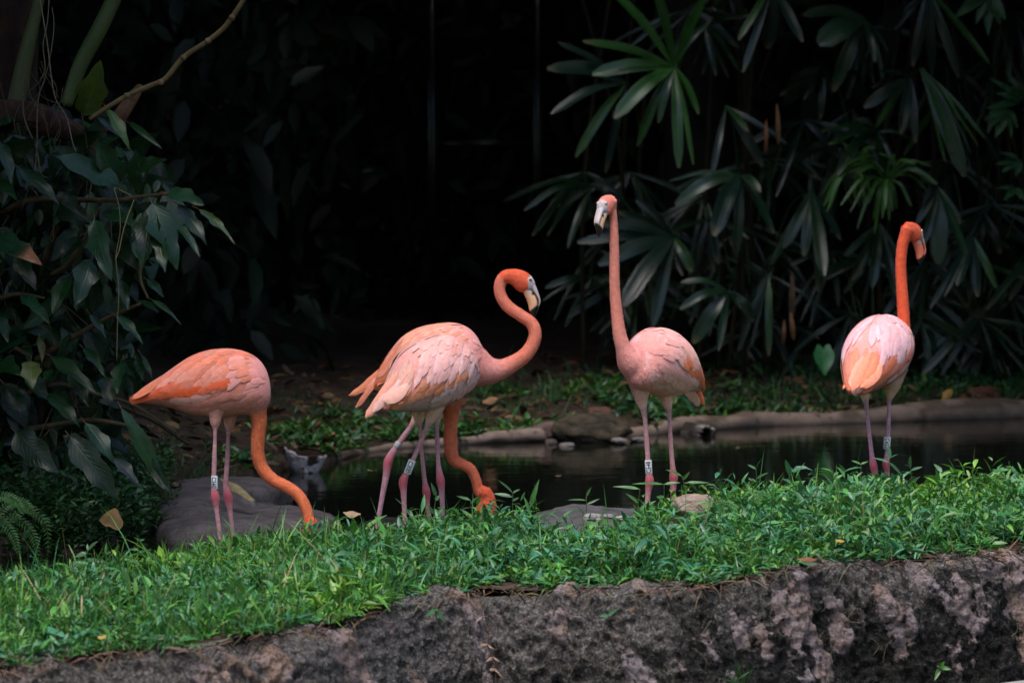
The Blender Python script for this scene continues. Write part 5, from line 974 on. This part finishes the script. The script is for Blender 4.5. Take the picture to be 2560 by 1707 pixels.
fan((2275, 196), [(2160, 270, 30), (2252, 334, 28), (2289, 356, 20), (2190, 320, 18), (2200, 180, 12)], 20.0, 2, .05)
fan((2304, 172), [(2462, 346, 10), (2428, 384, 9), (2363, 406, 12), (2412, 442, 40), (2446, 366, 8), (2395, 330, 10), (2400, 300, 8), (2380, 380, 9), (2330, 290, 14)], 19.85, 3, .06, 1.15)
fan((2193, 329), [(2084, 358, 22), (2092, 438, 26), (2215, 480, 24), (2140, 300, 16), (2052, 330, 14), (2245, 440, 14), (2280, 350, 10)], 20.0, 0, .12)
fan((2320, -30), [(2282, 166, 26), (2330, 190, 22), (2397, 194, 24), (2472, 158, 18), (2236, 76, 14), (2260, 30, 14)], 20.1, 2, .0)
fan((2345, 470), [(2346, 660, 44), (2400, 560, 22), (2310, 610, 20), (2420, 650, 22), (2290, 560, 18)], 20.0, 0, .0)
fan((2430, 590), [(2394, 714, 26), (2444, 742, 24), (2360, 740, 18), (2490, 720, 18), (2326, 770, 16)], 19.9, 2, .02)
fan((2030, 480), [(2010, 640, 26), (2060, 690, 32), (1960, 620, 26), (2100, 600, 24), (1930, 660, 24), (2044, 730, 20), (1990, 540, 18)], 20.2, 1, .02, .8)
fan((2200, 560), [(2180, 720, 26), (2240, 740, 22), (2130, 700, 26), (2110, 640, 18), (2270, 700, 18)], 20.3, 0, .02, .8)
fan((2060, 180), [(2010, 250, 20), (1950, 240, 20), (2050, 300, 22), (2080, 240, 20)], 20.5, 0, .05, .7)
fan((1760, 60), [(1830, 150, 20), (1790, 190, 18), (1870, 40, 18), (1850, 120, 22)], 20.5, 0, .05, .7)
fan((1815, 265), [(1906, 416, 26), (1966, 360, 14), (1780, 440, 16), (1870, 330, 14)], 20.2, 2, .04, .9)
for k in range(66):                                            # deeper fans, shade put into their darker leaflet colours
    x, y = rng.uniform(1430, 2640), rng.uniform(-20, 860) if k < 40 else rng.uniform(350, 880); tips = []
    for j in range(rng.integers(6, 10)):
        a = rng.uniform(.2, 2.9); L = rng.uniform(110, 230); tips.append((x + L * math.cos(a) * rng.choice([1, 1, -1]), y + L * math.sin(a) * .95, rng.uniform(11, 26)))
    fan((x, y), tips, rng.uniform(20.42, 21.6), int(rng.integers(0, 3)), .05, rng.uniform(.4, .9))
# tuft of thin bright leaflets
o, b = CLUMPS[2180]
for hub, n_ in (((2215, 450), 26), ((2140, 420), 14)):
    fr = tubes('frond', [np.array([(*P(hub[0], hub[1] + 60, 20.3), .005), (*P(*hub, 20.0), .004)])], M['stalk'], o, col=(.03, .06, .02), seg=5, n=6)
    for k in range(n_):
        a = rng.uniform(-2.9, .2) if k < n_ // 2 else rng.uniform(.2, 2.9); L = rng.uniform(70, 150); leaflet(hub, (hub[0] + L * math.cos(a), hub[1] + L * math.sin(a) * (.5 if a < 0 else 1)), rng.uniform(6, 13), 19.85, fr, np.array((.045, .13, .022)) * rng.uniform(.6, 1.2), k, .25)
for k, (x0, y0, x1, y1, w, c) in enumerate(((1976, 780, 1984, 850, 12, (.20, .085, .04)), (1960, 800, 1958, 860, 10, (.16, .07, .035)), (1915, 300, 1914, 380, 9, (.22, .09, .045)), (1942, 260, 1946, 362, 11, (.18, .08, .04)), (1980, 680, 1978, 800, 16, (.07, .04, .025)))):
    leaflet((x0, y0), (x1, y1), w, 19.8, CLUMPS[1880][0], c, k, 0, 'dead_leaflet', 'dry_leaf', .02)
# shrub of oval leaflets, heart-shaped leaf
osb = thing('oval_leaf_shrub', np.array([3.15, 20.0, .15]), 'shrub with rows of small oval leaves beside the yellowish fan palm', 'shrub')
for k, (hub, tips) in enumerate((((2560, 250), [(2515, 175, 24), (2475, 195, 22), (2490, 232, 26), (2530, 215, 24), (2545, 200, 22), (2465, 270, 24), (2505, 240, 20)]), ((2520, 270), [(2460, 300, 26), (2488, 345, 36), (2475, 318, 24), (2530, 345, 22), (2545, 320, 22)]), ((2550, 400), [(2500, 380, 20), (2490, 410, 26), (2540, 440, 24), (2505, 430, 22)]), ((2540, 470), [(2490, 470, 18), (2510, 500, 20), (2560, 500, 20)]), ((2470, -20), [(2385, 45, 40), (2420, -10, 30), (2470, 90, 34), (2440, 60, 30), (2500, 60, 40), (2515, 50, 32)]))):
    h3 = P(*hub, 19.7); tubes('branch', [np.array([(3.15 + .1 * k, 20.1, .2), (*(h3 * .5 + np.array([1.6 + .05 * k, 10.05, .4])), .006)][1:] + [(*h3, .004)])], M['bark'], osb, col=(.05, .04, .025), seg=5, n=8)
    for i, (a, b2, w) in enumerate(tips): big_leaf(h3, P(a, b2, 19.6), w * 19.6 / FPX, (rng.normal(0, .3), -1, .5), osb, M['leaf'], np.array((.030, .085, .036)) * rng.uniform(.8, 1.2), .2, .1, .03, 0, 'ovate', 6, i + k * 10)
hp_ = thing('taro_plant', P(2055, 985, 19.7), 'single green heart-shaped leaf on a stalk in front of the dark palms', 'plant')
big_leaf(P(2058, 872, 19.5), P(2062, 938, 19.42), 54 * 19.5 / FPX, (.1, -1, .35), hp_, M['leaf'], (.035, .15, .055), .25, .05, .02, 0, 'heart', 9, 2)
tubes('stalk', [np.array([(*P(2058, 874, 19.51), .004), (*P(2062, 930, 19.6), .005), (*P(2056, 990, 19.75), .006)])], M['stalk'], hp_, col=(.04, .09, .03), seg=6, n=10)
for k, (x, y, L, w, a, c, lab) in enumerate(((2368, 985, 34, 24, .8, (.36, .20, .05), 'upright ochre fallen leaf behind the thick kerb'), (842, 1085, 50, 18, 0, (.26, .15, .08), 'tan fallen leaf on the bare left far shore'), (1225, 1000, 40, 20, .3, (.24, .12, .06), 'brown fallen leaf in the litter behind the orange-brown block'))):
    d = float(d_shore(x)) + .35; c0 = P(x, y, d); s = FPX / d; o = thing('fallen_leaf', c0, lab, 'leaf'); dv = np.array([math.cos(a), 0, math.sin(a)])
    big_leaf(c0 - dv * L / s / 2, c0 + dv * L / s / 2, w / s, (0, -1, .6), o, M['dry_leaf'], c, -.3, .1, .1, .1, 'oval', 7, k, 'blade')

# ------------------------------------------------------------------ dark gate, hedge and the trees added to shade pond and far side
gt = thing('dark_gate', P(1200, 930, 24.5), 'very dark framed gate in the shade behind the pond', 'gate')
def bar(a, b, w, nm):
    a, b = np.asarray(a, float), np.asarray(b, float); T = nrmz(b - a); S = nrmz(np.cross(T, [0, 1., 0])) * w / 2; D = np.array([0, w / 2, 0]); q = np.array([a - S - D, a + S - D, a + S + D, a - S + D]); V = np.vstack([q, q + (b - a)])
    return mk(nm, V, np.array([[0, 1, 2, 3], [7, 6, 5, 4], [0, 4, 5, 1], [1, 5, 6, 2], [2, 6, 7, 3], [3, 7, 4, 0]]), M['metal'], gt, col=np.tile([[.006, .0065, .007]], (8, 1)), smooth=False)
gx0, gx1 = P(1083, 900, 24.5)[0], P(1345, 900, 24.5)[0]
for x in (gx0, gx1): bar((x, 24.5, 0), (x, 24.5, 3.4), .07, 'post')
for z in (.2, P(0, 360, 24.5)[2], 3.3): bar((gx0 + .036, 24.5, z), (gx1 - .036, 24.5, z), .05, 'rail')
# hedge mass at the back: leaf-sized faces through a deep volume
def leaf_mass(n, xr, yr, zr, L, col, dens=None, down=.5):
    b = np.stack([rng.uniform(*xr, n), rng.uniform(*yr, n), rng.uniform(*zr, n)], -1); 
    if dens is not None: b = b[rng.random(n) < dens(b)]
    m = len(b); dv = ang(rng.random(m) * 6.28, rng.normal(-down, .6, m)); Ls = L * rng.lognormal(0, .3, m)
    return leaves_np(b, dv, rng.normal(0, .7, (m, 3)) + np.array([0, -.6, .8]), Ls, Ls * rng.uniform(.32, .5, m), tint(col, m, .4), T_OVAL, rng.uniform(0, .3, m))
lst = [leaf_mass(7000, (-10, -5.2), (13.5, 28), (0, 5), .3, (.02, .04, .018)), leaf_mass(7000, (6, 10.5), (13.5, 28), (0, 5), .3, (.02, .04, .018)), leaf_mass(15000, (-7, 9), (25.2, 28), (0, 5.2), .22, (.008, .016, .008)), leaf_mass(4200, (-5, -.75), (19.2, 23), (.35, 4.2),   .20, (.007, .014, .009), lambda b: np.clip((-.55 - b[:, 0]) * .9, 0, 1) * np.clip(.55 + fbm(b * .9, 3, 91) * 1.5, 0.05, 1)),  # first two masses: unseen, added at the sides to block light
       leaf_mass(4500, (1.2, 8), (21.2, 24.5), (.2, 4.6), .22, (.007, .016, .008))]
V, F, cc, uv = merge(lst); mk('hedge', V, F, M['wood_leaf'], col=cc, uv=uv, kind='stuff', label='dark mass of shaded foliage behind the pond, with side masses added to block light', category='foliage')
def big_tree(x, y, h, r, lab, n, seedn, zc=None):  # trees added to block sky light, most of them out of view
    o = thing('added_shade_tree', (x, y, .3), lab, 'tree', 'tall trees shading the pond')
    K = np.array([(x, y, -.2, .32), (x + .1, y, 1.5, .26), (x - .1, y + .1, h * .55, .2), (x, y, h, .10)]); tubes('trunk', [K], M['bark'], o, col=(.016, .013, .010), seg=14, n=30)
    lim = []
    for k in range(8):
        a = k * .8 + rng.normal(0, .2); z0 = h * rng.uniform(.5, .8); lim.append(np.array([(x, y, z0, .09), (x + math.cos(a) * r * .5, y + math.sin(a) * r * .5, z0 + .5, .06), (x + math.cos(a) * r * .9, y + math.sin(a) * r * .9, z0 + rng.uniform(.2, 1.4), .02)]))
    tubes('limbs', lim, M['bark'], o, col=(.045, .035, .026), seg=7, n=10)
    u = nrmz(rng.normal(0, 1, (n, 3))) * (rng.random((n, 1)) ** .45); b = np.array([x, y, (zc or h * .85)]) + u * np.array([r, r, r * .38]); m = len(b)
    keepm = rng.random(m) < np.clip(.75 + fbm(b * .5, 2, seedn) * 1.2, .2, 1); b = b[keepm]; m = len(b); Ls = .34 * rng.lognormal(0, .25, m)
    V, F, cc, uv = leaves_np(b, ang(rng.random(m) * 6.28, rng.normal(-.4, .4, m)), np.array([0, 0, 1.]) + rng.normal(0, .5, (m, 3)), Ls, Ls * .55, tint((.03, .07, .022), m, .3), T_OVAL, rng.uniform(0, .3, m))
    mk('crown', V, F, M['wood_leaf'], o, col=cc, uv=uv)
TREES = [(-7.5, 24.5, 7.5, 5.2, 'tall tree behind the dark hedge beyond the palm trunk', 0), (-1.5, 27, 8, 5.5, 'tall tree behind the dark gate', 0), (4.5, 25.5, 7.5, 5.2, 'tall tree behind the fan palms', 0), (10, 24, 7.5, 5, 'tall tree beyond the oval-leaved shrub', 0),
         (-5.6, 17.6, 6.5, 5.0, 'tall tree beside the left bank beyond the palm', 5.2), (5.6, 17.6, 6.5, 5.2, 'tall tree beside the kerb beyond the oval-leaved shrub', 5.2), (1.2, 21.9, 7.2, 4.4, 'tall tree standing among the fan palms', 0), (-4.6, 20.5, 7, 4.2, 'tall tree standing in the dark foliage behind the band C560 flamingo', 0),
         (-7, -5, 10, 5.5, 'tall tree behind the viewer to the side of the palm', 7), (0, -8, 11, 6, 'tall tree behind the viewer facing the pond', 7), (-4, -9, 8, 5, 'shorter tree behind the viewer on the palm side', 3.5), (4, -9, 8, 5, 'shorter tree behind the viewer on the ledge side', 3.5), (7, -5, 10, 5.5, 'tall tree behind the viewer to the side of the ledge', 7), (-10.5, 6, 9, 5, 'tall tree beside the viewer on the palm side', 6), (10.5, 6, 9, 5, 'tall tree beside the viewer on the ledge side', 6), (-4.2, 12.0, 6, 3.3, 'tall tree close beside the palm trunk', 4.3), (-9.5, 13, 8, 4.5, 'tall tree beyond the palm trunk', 5), (9.5, 13, 8, 4.5, 'tall tree beyond the end of the rock wall', 5)]
for k, (x, y, h, r, lab, zc) in enumerate(TREES): big_tree(x, y, h, r, lab, 13000 if k in (4, 5) else 8500, 200 + k, zc or None)
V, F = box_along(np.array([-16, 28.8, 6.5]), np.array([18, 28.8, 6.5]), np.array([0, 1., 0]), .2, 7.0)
mk('added_back_wall', V, F, M['concrete'], col=np.tile([[.008, .008, .008]], (8, 1)), smooth=False, label='black wall added behind the gate to close off the sky, standing for deep shade', category='wall')  # wall added to stop sky showing through; its black stands for deep shade

for k, (x, y, L, w, c, lab) in enumerate(((930, 1176, 26, 9, (.20, .17, .08), 'small yellowish leaf floating on the dark water by the walking flamingo'), (1395, 1190, 20, 9, (.13, .09, .05), 'small brown leaf floating on the dark water before the boulder'), (1850, 1120, 24, 8, (.16, .11, .06), 'small tan leaf floating on the dark water before the long kerb'), (2390, 1150, 18, 8, (.10, .09, .04), 'small olive leaf floating on the dark water beside the banded leg'))):
    c0 = G(x, y, .006); sc_ = FPX / c0[1]; o = thing('floating_leaf', c0, lab, 'leaf'); dv = np.array([1, .6 * (-1) ** k, 0]); dv = dv / np.linalg.norm(dv)
    big_leaf(c0 - dv * L / sc_ / 2, c0 + dv * L / sc_ / 2, w * 3 / sc_, (0, 0, 1), o, M['dry_leaf'], c, .12, .05, .05, .1, 'ovate', 6, k, 'blade')
